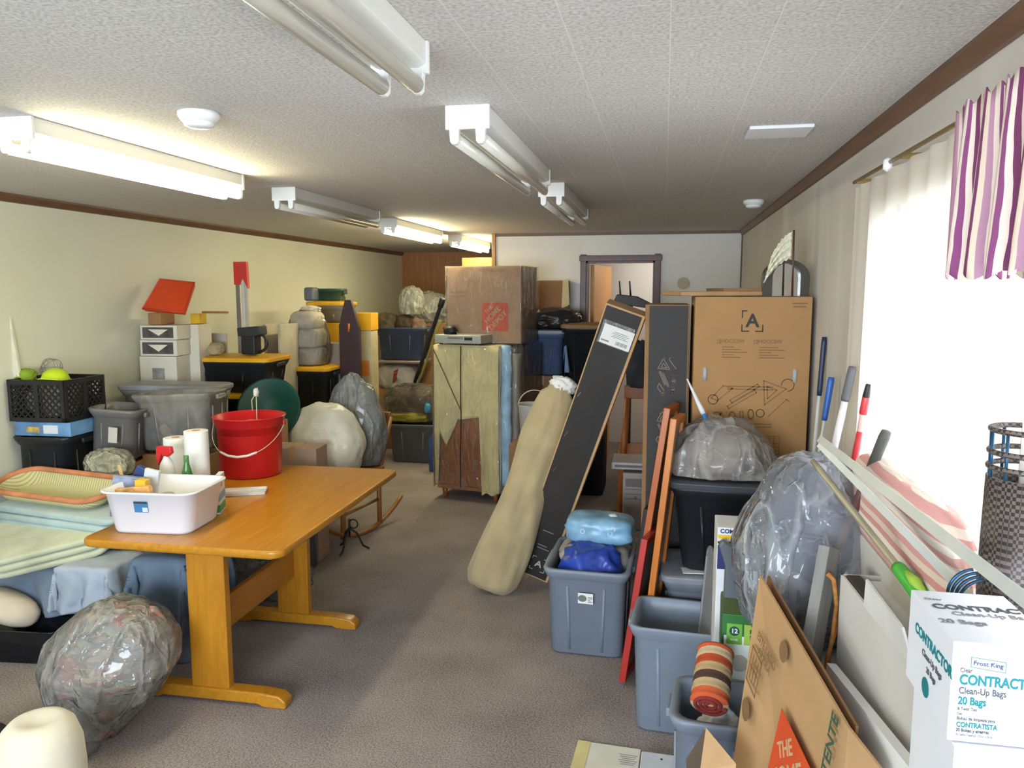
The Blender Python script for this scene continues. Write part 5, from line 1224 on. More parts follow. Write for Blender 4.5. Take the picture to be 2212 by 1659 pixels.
# ================================================================ FOREGROUND LEFT
fbag = T('clear_stuffed_bag', 'big clear plastic bag stuffed with dark and coloured things by the near table leg', 'plastic bag', (P(258, 1480, 2.62).x, 2.60, 0), 0)
fh = P(270, 1292, 2.62).z
mt = Matrix.Rotation(R(20), 4, 'Y')
def slump(g, h):   # narrow foot, top leaning toward the table leg
    o = []
    for x, y, z in g.v:
        k = .62 + .38 * min(1, z / (.5 * h)); o.append((x * k + .10 * (z / h - .45), y * k - .10 * (1 - z / h) ** 2, z))
    g.v = o; return g
g = G(); g.blob(.55, .42, fh, .10, 1.15, 61, sub=6, ridge=True, e=2.2, cr=.035); slump(g, fh).build('bag', film('stuffed_bag_film', '#e6e2d8', .24, .08, 7, .9), fbag, smooth=True)
def patchwork(name):
    m, nt, b = newmat(name); v = coords(nt, (1, 1, 2))
    vo = nd(nt, 'ShaderNodeTexVoronoi'); vo.inputs['Scale'].default_value = 9; 
    n = nd(nt, 'ShaderNodeTexNoise'); n.inputs['Scale'].default_value = 6; nt.links.new(v, n.inputs['Vector'])
    nt.links.new(n.outputs['Color'], vo.inputs['Vector'])
    sp = nd(nt, 'ShaderNodeSeparateColor'); nt.links.new(vo.outputs['Color'], sp.inputs[0])
    nt.links.new(ramp(nt, sp.outputs[0], [(0, '#6e655c'), (.25, '#a5988a'), (.45, '#7c7a7a'), (.6, '#b3a188'), (.75, '#a5625c'), (.85, '#7d8a80'), (1, '#cdc2aa')]), b.inputs['Base Color']); b.inputs['Roughness'].default_value = .8
    return m
slump(G().blob(.47, .36, fh * .93, .14, 2.0, 66, sub=5, ridge=True, c=(0, 0, .004)), fh).build('contents', patchwork('mixed_contents'), fbag, smooth=True)
G().blob(.26, .42, .2, .16, 1.8, 71, sub=5, ridge=True, c=(-.03, -.26, 0), top=.55, cr=.05).build('loose_tail', film('bag_tail_film', '#dcdcd8', .3, .1, 9), fbag, smooth=True)
hp = P(75, 1610, 1.98)
ht = T('cream_hat', 'round cream padded hat shape at the bottom left corner', 'hat', (hp.x, 2.0, 0), 0)
hz_ = P(75, 1552, 2.0).z
G().lathe([(.12, .0), (.128, .03), (.132, hz_ * .5), (.126, hz_ * .76), (.108, hz_ * .92), (.085, hz_ * .985), (.06, hz_), (.035, hz_ * .97), (.004, hz_ * .96)], 40).build('crown', M('cream_felt', '#d6cdb4', .9, var=.04, sheen=.3), ht, smooth=True)
G().ring((0, 0, .035), .125, .016).build('brim', M('cream_felt', '#d6cdb4'), ht, smooth=True)
dk = T('dark_bag', 'black bag with a curved handle cut off by the left edge of the picture', 'bag', (P(-5, 1590, 2.25).x - .06, 2.22, 0), 0)
dz = P(0, 1560, 2.25).z
G().blob(.24, .2, dz * .92, .1, 2, 81, sub=4).build('bag', M('black_cloth', '#1d1c20', .8), dk, smooth=True)
G().ring((.02, -.03, dz * .82), .07, .011, 'Y', 20, 8, -.1, PI * .95).build('handle', m_black, dk, smooth=True)
# draped bed linen on a low bench at left
m_denim = stripes('blue_bedspread', ['#46607c', '#4f6985', '#5f7a92', '#58728c'], .8, 'X', .95, 3.0, .4)
m_bs2 = M('blue_spread', '#6a7785', .95, var=.22, vs=3.5, bs=.4, bscale=70, sheen=.2)
bcx = -3.03
bench = tote('grey tote buried under the blue bedspread left of the table', (bcx - .0, 3.34, 0), .66, .36, .375, m_grey, lid=m_grey)
def spread(label, x0, x1, y0, y1, zt, drop, seed, mat, th=.02, name='bedspread', cat='bedspread', fold=.03):
    t = T(name, label, cat, ((x0 + x1) / 2, (y0 + y1) / 2, 0), 0)
    wx, wy = x1 - x0, y1 - y0
    def fn(u, v):
        x = (u - .5) * (wx + 2 * drop * .9); y = (v - .5) * (wy + 2 * drop * .9)
        ox = max(0, abs(x) - wx / 2); oy = max(0, abs(y) - wy / 2); o_ = max(ox, oy)
        k = noise.fractal(Vector((u * 3 + seed, v * 3, seed)), 1, 2, 4)
        z = zt + .012 * k - o_ * (1.0)
        px = max(-wx / 2, min(wx / 2, x)) + (math.copysign(.02 + .25 * ox * .4, x) if ox > 0 else 0)
        py = max(-wy / 2, min(wy / 2, y)) + (math.copysign(.02 + .25 * oy * .4, y) if oy > 0 else 0)
        if o_ > 0:
            wv = fold * min(1, o_ / .12) * math.sin((u * 13 if oy > ox else v * 13) * 2.2 + seed + 2 * k)
            if oy >= ox: py += wv * -1 if y < 0 else wv
            else: px += wv
        return (px, py, max(.012, z))
    G().grid(fn, 70, 70).build('cloth', mat, t, smooth=True, solid=th); return t
spread('blue bedspread hanging in folds down to the carpet left of the table', bcx - .38, bcx + .38, 3.12, 3.52, .395, .24, 3.1, m_bs2)
spread('pale blue grey sheet hanging over the right corner of the blue bedspread', bcx + .20, bcx + .44, 3.075, 3.30, .43, .24, 9.4, M('pale_blue_sheet', '#a3acb8', .95, var=.15, vs=4, bs=.3), .012, 'sheet', 'sheet', .02)
bs3 = spread('second blue bedspread drooping under the left edge of the table', -2.36, -2.14, 3.02, 3.3, .52, .36, 5.7, M('blue_spread2', '#657586', .95, var=.2, vs=4, bs=.4), .02)
tote('grey tote standing under the left edge of the table inside a blue bedspread', (-2.25, 3.16, 0), .22, .26, .49, m_grey)
def quilt(label, c, w, d, h, rz_, mat, tilt=(0, 0), seed=0, group='folded quilts left of the table'):
    t = T('folded_quilt', label, 'quilt', c, rz_, group); t.rotation_euler = (R(tilt[0]), R(tilt[1]), R(rz_))
    n = 3
    for k in range(n):
        g = G(); z0 = h * k / n; hh = h / n
        rings = []
        for zz, s in ((.0, .93), (.12, .98), (.3, 1), (.7, 1), (.88, .98), (1, .93)):
            ring_ = rr(w * s * (1 - .02 * k), d * s * (1 - .02 * k), min(w, d) * .16, 0, 9)
            rings.append([Vector((p.x + .006 * noise.noise(p * 9 + Vector((seed, k, zz))), p.y + .01 * noise.noise(p * 7 + Vector((seed, k, 3))), z0 + zz * hh + .012 * noise.noise(Vector((p.x * 6 + seed, p.y * 6, k))))) for p in ring_])
        g.rings(rings); g.build('fold', mat, t, smooth=True)
    return t
m_q1 = M('pale_green_quilt', '#b9bca0', .95, var=.14, vs=5, bs=.4, bscale=40, sheen=.2)
m_q2 = M('blue_green_quilt', '#9fb0ac', .95, var=.16, vs=4, bs=.4, bscale=40, sheen=.2)
quilt('pale green folded quilt hanging over the front of the bedding pile', (bcx - .02, 3.26, .452), .54, .50, .10, 40, m_q1, (8, -7), 1)
quilt('blue grey folded quilt in the middle of the bedding pile', (bcx - .01, 3.40, .535), .78, .30, .11, -4, m_q2, (4, 2), 5)
# shallow cream and orange rimmed basket on the pile
bk = T('rimmed_basket', 'shallow cream woven tray with orange rim resting on the bedding pile', 'basket tray', (bcx - .12, 3.45, .655), 0)
bk.rotation_euler = (R(14), R(2), R(-4))
m_bk, nt, b = newmat('cream_weave'); v = coords(nt, (1, 1, 1), (0, 0, .4))
w_ = nd(nt, 'ShaderNodeTexWave'); w_.bands_direction = 'X'; w_.inputs['Scale'].default_value = 22; nt.links.new(v, w_.inputs['Vector'])
nt.links.new(ramp(nt, w_.outputs['Fac'], [(.0, '#9a9560'), (.25, '#c3bd8c'), (1, '#cbc596')]), b.inputs['Base Color']); b.inputs['Roughness'].default_value = .8
g = G(); g.rings([rr(.60, .20, .09, 0, 8), rr(.70, .27, .12, .075, 8), rr(.68, .25, .11, .075, 8), rr(.58, .19, .09, .008, 8)]); g.build('woven_side', m_bk, bk, smooth=True)
pts = [Vector((p.x, p.y, .078)) for p in rr(.70, .27, .12, 0, 10)]; G().tube(pts + [pts[0]], .016, 8).build('rim', M('orange_rim', '#bb7a52', .8, var=.15, vs=12), bk, smooth=True)
# dark tray and pillows on the floor at left
btray = T('black_tray', 'black plastic tray edge on the carpet at the left edge under the bedspread', 'tray', (P(50, 1430, 2.98).x, 2.99, 0), 6)
g = G(); g.rings([rr(.42, .14, .04, 0), rr(.48, .18, .05, .16), rr(.49, .19, .05, .165), rr(.47, .17, .05, .165), rr(.41, .13, .04, .01)]); g.build('tray', M('gloss_black', '#15181c', .2), btray, smooth=True)
pw = T('cream_pillow', 'cream pillow slumped at the left edge beside the black tray', 'pillow', (P(8, 1345, 3.0).x, 2.98, .17), 25)
G().blob(.30, .18, .15, .05, 1.5, 91, sub=4, e=2.2, flat=.05).build('pillow', M('cream_pillow_cloth', '#c8b9a2', .9, var=.05, bs=.2), pw, smooth=True); pw.rotation_euler = (R(-8), R(28), R(25))
# pale film bag between crates and dishpan
tag(G().blob(.26, .18, P(190, 968, 3.68).z - .733, .14, 2.1, 95, sub=5, ridge=True).build('cream_film_bag', film('cream_film', '#d7d2b4', .7, .3, 10), smooth=True, loc=(-3.03, 3.68, .733)), 'cream crumpled plastic bag between the black crate and the dishpan', 'plastic bag')
tote('dark grey tote under the cream crumpled bag behind the bedding', (-3.03, 3.68, 0), .2, .18, .728, m_greydk, lid=m_greydk)

# ================================================================ LEFT WALL: CRATES, TOTES, STACKS
CY = 3.62
cxx = max(P(72, 870, CY).x, XL + .20)
zc0, zc1 = P(72, 912, CY).z, P(72, 822, CY).z
# black base crate, printed blue carton, milk crate
def crate(label, loc, w, d, h, rz_, mat):
    t = T('milk_crate', label, 'crate', loc, rz_)
    g = G()
    for s in (0, 1, 2, 3):
        m4 = Matrix.Rotation(s * PI / 2, 4, 'Z'); L = w if s % 2 == 0 else d; O = (d if s % 2 == 0 else w) / 2
        bars = [((0, -O, .012), (L, .014, .024)), ((0, -O, h - .014), (L, .016, .028)), ((-L / 2 + .01, -O, h / 2), (.02, .014, h)), ((L / 2 - .01, -O, h / 2), (.02, .014, h)), ((0, -O, h / 2), (.03, .012, h))]
        for c, q in bars:
            gg = G().box(c, q); g.add(gg.v, gg.f, m4)
        nn = 9
        for k in range(-nn, nn):
            for sgn in (-1, 1):
                xa = k * L / nn; seg = []
                za, zb = .024, h - .028; xb = xa + sgn * (zb - za)
                lo, hi = -L / 2 + .015, L / 2 - .015
                ta, tb_ = 0., 1.
                for lim, s2 in ((lo, 1), (hi, -1)):
                    pass
                xs_ = sorted([xa, xb])
                if xs_[1] < lo or xs_[0] > hi: continue
                def at(x): return za + (x - xa) / (xb - xa) * (zb - za)
                x0_, x1_ = max(lo, xs_[0]), min(hi, xs_[1])
                p, q = Vector((x0_, -O, at(x0_))), Vector((x1_, -O, at(x1_))); dd = q - p
                gg = G().box(tuple((p + q) / 2), (dd.length, .008, .007), (0, -math.atan2(dd.z, dd.x), 0)); g.add(gg.v, gg.f, m4)
    g.build('lattice', mat, t)
    G().box((0, 0, .006), (w - .01, d - .01, .008)).build('floor_panel', mat, t)
    return t
zb0 = P(72, 985, CY).z
kb = tote('black tote at the bottom of the crate pile by the left wall', (cxx, CY + .17, 0), .36, .34, P(50, 952, CY - .1).z, m_blk, rz=4)
zk = P(50, 952, CY - .1).z + .003
pbx = T('printed_carton', 'blue and white printed carton under the black milk crate', 'carton', (cxx + .02, CY + .18, zk), 3)
ph_ = zc0 - zk - .003
G().box((0, 0, ph_ / 2), (.345, .32, ph_)).build('carton', M('blue_white_print', '#5c83ab', .5, var=.3, vs=7), pbx, bev=.003)
G().box((.05, -.1605, ph_ * .5), (.09, .001, ph_ * .6)).build('white_panel', M('pale_print', '#c7cbd0', .5), pbx); G().box((-.06, -.1605, ph_ * .45), (.08, .001, ph_ * .4)).build('yellow_panel', M('ochre_print', '#b59a52', .5, var=.3, vs=30), pbx)
mk = crate('black lattice milk crate on top of the pile by the left wall', (cxx, CY + .18, zc0), .345, .33, zc1 - zc0, 3, m_black)
tag(G().blob(.27, .26, (zc1 - zc0) * .85, .2, 2.5, 97, sub=4).build('crate_contents', patchwork('crate_mix'), smooth=True, loc=(cxx, CY + .18, zc0 + .014)), 'jumble of coloured odds and ends inside the black milk crate', 'odds and ends')
zt_ = zc0 + .014 + (zc1 - zc0) * .85
lb_ = T('lime_ball_cap', 'bright lime yellow cap on top of the milk crate', 'cap', (P(82, 805, CY).x, CY + .12, zt_ - .0), 0)
G().lathe([(.075, 0), (.074, .02), (.06, .055), (.03, .075), (.003, .08)], 28).build('crown', M('lime_cloth', '#b8cf22', .7), lb_, smooth=True)
G().prism([(-.06, 0), (.06, 0), (.075, .05), (.0, .09), (-.06, .05)], 0, .006, Matrix.Translation((.03, -.05, .01)) @ Matrix.Rotation(R(75), 4, 'X')).build('visor', M('lime_cloth', '#b8cf22'), lb_, bev=.002)
tag(G().blob(.1, .1, .07, .2, 3, 99, sub=4).build('lime_cloth', M('green_cloth', '#7f9a2a', .8), smooth=True, loc=(P(12, 800, CY).x, CY + .14, zt_)), 'green lime cloth bundle at the far left of the milk crate top', 'cloth')
nt_ = T('wire_net', 'loose ball of grey netting on the milk crate behind the lime cap', 'netting', (P(60, 790, CY + .1).x, CY + .27, zt_), 0)
for k in range(7): 
    o = G().ring((0, 0, 0), .06, .0018, 'Z', 24, 5).build('strand', M('grey_net', '#8d8a7e', .7), nt_, smooth=True, loc=(0, 0, .062)); o.rotation_euler = (k * .9, k * .5, 0)
bl_ = tag(G().box((0, 0, .12), (.12, .14, .24)).build('black_case', m_black, bev=.01, loc=(-3.50, 4.12, P(165, 935, 4.1).z)), 'slim black case standing right of the milk crate pile', 'case')
zz = P(165, 935, 4.1).z - .003
tote('dark tote beneath the slim black case by the left wall', (-3.50, 4.12, 0), .18, .18, zz, m_greydk, lid=m_greydk)
wp = T('white_plank', 'short white board standing on the milk crate against the left wall', 'board', mat=leaner(Vector((P(34, 815, CY + .10).x, CY + .10, zc1 + .004)), P(-12, 540, CY + .10), (0, 1, 0))[0])
G().box((0, 0, .28), (.02, .07, .56)).build('board', M('cream_white_board', '#d8d3bd', .6), wp, bev=.004)
# grey clear totes, tilted
def tiltote(label, px0, py0, px1, py1, Y, d, mat, tilt, rz_, lidm=None, grp='grey clear totes by the left wall'):
    cx, z, w, h = fit(px0, py0, px1, py1, Y)
    mt = Matrix.Translation((cx, Y + d / 2, z)) @ Matrix.Rotation(R(rz_), 4, 'Z') @ Matrix.Rotation(R(tilt), 4, 'Y')
    return tote(label, None, w, d, h, mat, mat4=mt, lid=lidm, group=grp), z
m_sm = M('smoky_plastic', '#6d6a66', .35, var=.08); m_cl = clear_plastic('clear_tote_plastic', '#b3afa6', .62)
G1, zg1 = tiltote('smoky grey tote tipped beside the milk crates, with a worn label', 172, 885, 268, 995, 3.80, .30, m_sm, 5, 14)
o = G().box((.03, -.184, .16), (.05, .002, .09)).build('worn_label', M('worn_paper', '#b5aea4', .7), G1)
G2, zg2 = tiltote('clear grey tote tipped forward behind the dishpan', 285, 852, 450, 975, 3.98, .28, m_cl, -3, 5)
G().blob(.36, .22, .2, .2, 2, 33, sub=4, c=(0, 0, .02)).build('contents', M('dim_contents', '#77726a', .8, var=.3, vs=10), G2, smooth=True)
cz2 = zg1 - .02
carton('brown carton under the tipped smoky tote', (P(215, 980, 3.8).x, 3.95, 0), .28, .28, zg1 - .03, m_card_dk)
carton('brown carton under the clear grey tote', (P(368, 980, 3.98).x, 4.12, 0), .40, .26, zg2 - .03, m_card_dk)
cx, z, w, h = fit(240, 832, 450, 870, 4.36)
lid2 = tote('grey lidded tote behind the clear one near the left wall', (cx + .03, 4.5, 0), w - .02, .26, z + h, M('warm_grey_plastic', '#7d7973', .4), lid=M('grey_blue_lid', '#8b8d93', .4), rz=4)
# white stacked boxes with printed pictures
def pbox(label, px0, py0, px1, py1, Y, d, z0=None, pics=True):
    cx, z, w, h = fit(px0, py0, px1, py1, Y)
    if z0 is not None: h = z + h - z0; z = z0
    t = T('product_box', label, 'product box', (cx, Y + d / 2, z), 6, 'white product boxes by the left wall')
    G().box((0, 0, h / 2), (w, d, h)).build('carton', M('white_box_card', '#cfc9bb', .6, var=.04), t, bev=.003)
    if pics:
        p_ = G().box((-.005, -d / 2 - .0005, h / 2), (w * .84, .001, h * .74)).build('photo_print', M('mask_photo', '#4a4444', .5, var=.25, vs=25), t)
        G().prism([(-.075, h * .72), (.07, h * .72), (.0, h * .28)], -d / 2 - .002, -d / 2 - .001).build('cup_picture', M('cup_photo', '#d2cbbc', .5), t)
    return t, z + h
WYD = 4.72
zs = P(338, 835, WYD).z
carton('brown carton holding up the white product boxes by the left wall', (P(338, 800, WYD).x, WYD + .13, 0), .26, .26, zs - .003, m_card_dk, 6)
b1, z1 = pbox('white product box at the bottom of the stack by the left wall, with small picture', 302, 770, 376, 835, WYD, .24, zs, False)
G().box((.0, -.1205, .09), (.09, .001, .08)).build('photo_print', M('grey_photo', '#8a8a8c', .5, var=.2, vs=20), b1)
b2, z2 = pbox('white product box with mask picture, middle of the left wall stack', 302, 735, 376, 769, WYD, .24, z1 + .003)
b3, z3 = pbox('white product box with mask picture, upper of the left wall stack', 302, 703, 376, 734, WYD, .24, z2 + .003)
cb_ = carton('small brown box on top of the white product boxes under the red tray', (P(325, 690, WYD).x, WYD + .12, z3 + .003), .1, .16, P(330, 676, WYD).z - z3 - .003, m_card_dk, tape=False)
ztop = P(330, 676, WYD).z
q0, q1, q2, q3 = P(309, 668, WYD + .02), P(398, 676, WYD + .02), P(421, 613, WYD + .20), P(346, 604, WYD + .20)
ox = (q1 - q0).normalized(); oz = ox.cross((q3 - q0)).normalized(); mm = basis(q0, ox, oz); inv = mm.inverted()
rt = T('red_tray', 'bright orange red plastic tray tilted on top of the stack by the left wall', 'tray', mat=mm)
pl4 = [inv @ p for p in (q0, q1, q2, q3)]; cq = sum(pl4, Vector()) / 4
g = G(); g.rings([[Vector((cq.x + (p.x - cq.x) * s, cq.y + (p.y - cq.y) * s, z)) for p in pl4] for z, s in ((-.028, .97), (0.0, 1.0), (.004, .98))]); g.build('tray', M('orange_red_plastic', '#cf4318', .4, var=.04), rt, bev=.006)
lip = [Vector((p.x, p.y, .004)) for p in pl4]; G().tube(lip + [lip[0]], .007, 8).build('rim', M('red_rim', '#c23a1c', .4), rt, smooth=True)
yb = T('yellow_box', 'small yellow box beside the red tray on the left stack', 'box', (P(398, 693, WYD + .1).x, WYD + .27, z3 + .003), 4)
G().box((0, 0, .5 * (P(400, 680, WYD).z - z3)), (.07, .1, P(400, 680, WYD).z - z3 - .004)).build('carton', M('yellow_card', '#c9a41e', .5), yb, bev=.003)
tag(G().box((0, 0, .008), (.2, .025, .016)).build('wood_strip', m_rk, bev=.003, loc=(P(416, 678, WYD).x, WYD + .27, 1)), 'small reddish wooden strip lying on the yellow box beside the red tray', 'wood strip')
bpy.data.objects['wood_strip'].location.z = P(400, 680, WYD).z + .002
carton('narrow white carton right of the product box stack', (P(392, 770, WYD + .1).x, WYD + .3, 0), .12, .2, z3 - .0, M('white_box_card', '#cfc9bb'), 6, tape=False, name='white_carton')
# black totes with yellow lids
def blackyellow(label, px0, px1, ytop, Y, d, z0, z1=None, rz_=3, ribs=True):
    cx, z, w, h = fit(px0, ytop, px1, ytop + 50, Y)
    zt = z + h if z1 is None else z1
    return tote(label, (cx, Y + d / 2, z0), w, d, zt - z0, m_blk, lid=m_yel, rz=rz_, group='black totes with yellow lids', taper=.86), zt
YT = 4.98
ztA = P(478, 771, YT).z; zA = P(478, 850, YT).z; zB = P(478, 918, YT).z
cxA = P(478, 810, YT).x; wA = P(574, 790, YT).x - P(381, 790, YT).x
tA, _ = blackyellow('black tote with yellow lid holding tools, topmost of the front stack', 382, 574, 771, YT, .40, zA + .003, ztA)
tote('black tote with yellow lid, second down in the front stack', (cxA + .01, YT + .2, zB * .5 + .003), wA, .40, zA - zB * .5 - .003, m_blk, lid=m_yel, rz=2, group='black totes with yellow lids', taper=.86)
tote('black tote with yellow lid on the floor under the front stack', (cxA + .02, YT + .2, 0), wA, .40, zB * .5, m_blk, lid=m_yel, rz=2, group='black totes with yellow lids', taper=.86)
# things on it
kt = T('power_tool', 'black tool base with loop handle standing on the front yellow lid', 'tool', (P(518, 760, YT).x, YT + .18, ztA + .003), 0)
kh = P(518, 708, YT).z - ztA
G().box((-.01, 0, kh * .36), (.11, .1, kh * .68)).build('body', m_black, kt, bev=.01)
G().prism([(-.085, kh * .66), (-.09, kh * .95), (.085, kh * 1.02), (.09, kh * .72), (.03, kh * .64)], -.06, .06).build('head', M('slate_black', '#2b2e2d', .5), kt, bev=.006)
G().ring((.05, 0, kh * .42), .065, .011, 'Y', 20, 8, -PI / 2, PI / 2).build('loop_handle', m_black, kt, smooth=True)
lv = T('flag_pole_set', 'tall grey and white rails topped with red tape leaning on the left wall', 'rails', (P(522, 705, 5.1).x, 5.42, ztA * 0), 0)
lz = P(522, 566, 5.35).z
lx_ = P(522, 640, 5.42).x; lv.location.x = lx_
for x, mt_ in ((-.03, M('grey_rail', '#77716c', .4)), (.015, M('white_rail', '#c9c6bb', .4)), (.04, M('grey_white_rail', '#b3b0a6', .4))): G().box((x, .0, lz / 2), (.026, .02, lz)).build('rail', mt_, lv, bev=.002)
g = G(); g.prism([(-.05, lz - .17), (-.05, lz + .005), (.06, lz + .005), (.065, lz - .20), (.02, lz - .12), (.0, lz - .17)], -.02, .015); g.build('red_wrap', M('red_tape', '#c8352a', .5), lv, bev=.004)
def small(name, label, cat, px, py, Y, size, mat, z, rz_=0, soft=False, seed=0):
    g = G(); 
    if soft: g.blob(*size, .18, 2.4, seed, sub=4)
    else: g.box((0, 0, size[2] / 2), size)
    o = g.build(name, mat, smooth=soft, bev=0 if soft else .004, loc=(P(px, py, Y).x, Y, z)); o.rotation_euler = (0, 0, R(rz_)); return tag(o, label, cat, 'small things on the front yellow lid')
small('bracket_box', 'cardboard box with dark print on the front yellow lid at its left', 'box', 414, 750, YT + .15, (.09, .08, .14), M('dark_print_card', '#7d6a58', .6, var=.35, vs=18), ztA + .003, 5)
small('clear_jar', 'clear plastic case standing on the front yellow lid', 'case', 437, 750, YT + .12, (.07, .07, .20), clear_plastic('smoky_clear', '#b5b0a4', .5), ztA + .003, 8)
small('tan_bundle', 'tan cloth bundle on the front yellow lid next to the black tool', 'cloth', 463, 760, YT + .14, (.14, .12, .09), M('tan_cloth', '#9c8d6c', .9, var=.2), ztA + .003, 0, True, 4)
small('plastic_sheet', 'pale grey plastic sheet standing at the back of the front yellow lid', 'panel', 468, 740, YT + .30, (.17, .02, .15), M('pale_grey_panel', '#a8a69e', .5), ztA + .003, 2)
# white boards behind
wbd = T('foam_boards', 'pair of pale boards standing between the two yellow lidded stacks', 'boards', (P(598, 780, 5.5).x, 5.62, 0), 0)
hz1 = P(598, 700, 5.5).z
for k, x in enumerate((-.03, .02)): o = G().box((x, 0, hz1 / 2), (.022, .3, hz1)).build('board', M('pale_board', '#bdb59f', .7), wbd, bev=.002); o.rotation_euler = (0, R(-2 + 3 * k), 0)
# green basin leaning
gn = T('green_basin', 'dark green round plastic basin leaning behind the red bucket', 'basin', mat=Matrix.Translation(P(578, 884, 4.85) + Vector((0, .02, 0))) @ Matrix.Rotation(R(68), 4, 'X') @ Matrix.Rotation(R(10), 4, 'Y'))
G().lathe([(.12, -.11), (.215, .0), (.225, .008), (.21, .008), (.115, -.10)], 44).build('basin', M('dark_green_plastic', '#12493c', .45, var=.08), gn, smooth=True)
carton('brown carton propping up the green basin', (P(585, 950, 4.85).x - .06, 4.98, 0), .24, .24, P(590, 925, 4.85).z - .06, m_card_dk)
# second stack with wrapped chair
Y2 = 5.72
ztC = P(645, 792, Y2).z
tC, _ = blackyellow('black tote with yellow lid carrying the film wrapped bundle', 588, 705, 792, Y2, .36, ztC - .36)
tote('black tote with yellow lid on the floor below the film wrapped bundle', (P(646, 800, Y2).x, Y2 + .18, 0), .44, .38, (ztC - .363) * .5, m_blk, lid=m_yel, group='black totes with yellow lids')
tote('black tote with yellow lid between two others under the film wrapped bundle', (P(646, 800, Y2).x + .01, Y2 + .18, (ztC - .363) * .5 + .002), .43, .38, (ztC - .363) * .5 - .004, m_blk, lid=m_yel, group='black totes with yellow lids')
wr = T('wrapped_cushions', 'stack of beige cushions wrapped in clear film on the second yellow lid', 'wrapped cushions', (P(645, 740, Y2).x, Y2 + .17, ztC + .003), 0)
wrh = P(645, 672, Y2).z - ztC
m_cu = M('beige_cushion', '#a99f8c', .9, var=.12, bs=.2)
for k, (s, zz, hh) in enumerate(((.30, 0, .34), (.28, .33, .36), (.24, .67, .33))):
    G().blob(s, .24, wrh * hh, .05, 1.5, k + 5, sub=4, e=3.5, c=(.0, 0, wrh * zz)).build('cushion', m_cu, wr, smooth=True)
G().blob(.34, .27, wrh * 1.0, .07, 2, 15, sub=5, e=3.2, top=.8, ridge=True).build('shrink_film', m_wrap, wr, smooth=True)
G().blob(.16, .12, .05, .25, 3, 16, sub=4, c=(.03, 0, wrh * .97)).build('top_knot', M('cream_knot', '#c4b99e', .8), wr, smooth=True)
# yellow tote stack with green tote
Y3 = 6.35
ztD = P(700, 651, Y3).z
cxD = P(700, 700, Y3).x
yl = tote('grey tote with bright yellow lid, topmost of the far left stack', (cxD, Y3 + .18, P(700, 697, Y3).z), .36, .36, ztD - P(700, 697, Y3).z, M('taupe_tote', '#8a7f70', .45), lid=m_yel, rz=3)
zD = P(700, 697, Y3).z - .003
carton('bright yellow printed carton below the grey tote with yellow lid', (cxD + .01, Y3 + .18, zD - .42), .32, .3, .42, M('yellow_carton', '#cf9a1c', .55, var=.06), 3, tape=False, name='yellow_carton', cat='carton')
carton('plain brown carton at the bottom of the far left stack', (cxD + .01, Y3 + .18, 0), .34, .32, zD - .423, m_card_dk, 3)
gtt = tote('dark green small tote tilted on the bright yellow lid', (cxD - .02, Y3 + .18, ztD + .003), .28, .24, P(690, 624, Y3).z - ztD, M('forest_green_plastic', '#1f3b30', .4), rz=4, taper=.9)
tag(G().box((0, 0, .06), (.1, .12, .12)).build('grey_pouch', m_greydk, bev=.02, loc=(cxD - .125, Y3 + .03, ztD + .003)), 'dark grey pouch at the left of the green small tote', 'pouch')
carton('grey brown carton standing in front of the yellow carton', (P(718, 830, 6.05).x, 6.1, 0), .2, .16, P(718, 742, 6.0).z, M('grey_cardboard', '#8e8073', .8), 2, tape=False)
# maroon panel with peaked top
pmx, pmz, pmw, pmh = fit(730, 648, 774, 806, 5.95)
mp_ = T('maroon_headboard', 'dark maroon peaked wooden panel standing upright in the left row', 'headboard', (pmx, 5.97, 0), 0)
ptop = pmz + pmh; zsh = P(752, 712, 5.95).z
g = G(); g.prism([(-pmw / 2, 0), (pmw / 2, 0), (pmw / 2, zsh), (pmw * .12, ptop), (-pmw * .18, ptop), (-pmw / 2, zsh + .03)], 0, .045); g.build('panel', wood('maroon_wood', '#2a1418', '#38191e', (8, 8, 1), .45), mp_, bev=.004)
G().tube([(-.0, -.004, zsh - .02), (.005, -.006, zsh + .05)], .01, 10).build('keyhole', M('amber_inlay', '#b0701f', .5), mp_, smooth=True)
cr = T('cream_carton', 'cream and yellow topped carton beside the maroon panel', 'carton', (P(786, 740, 6.2).x, 6.28, 0), 0)
ch2 = P(786, 676, 6.2).z; wcr = P(802, 740, 6.2).x - P(770, 740, 6.2).x
zc_ = P(786, 714, 6.2).z
G().box((0, 0, zc_ / 2), (wcr, .16, zc_)).build('carton', M('cream_box_card', '#bcb08c', .7, var=.1), cr, bev=.003)
G().box((0, 0, (zc_ + ch2) / 2), (wcr + .01, .17, ch2 - zc_)).build('yellow_top', m_yel, cr, bev=.004)
G().box((0, -.081, P(786, 795, 6.2).z), (wcr * .7, .002, .13)).build('orange_panel', M('orange_box_print', '#c47a33', .6), cr)

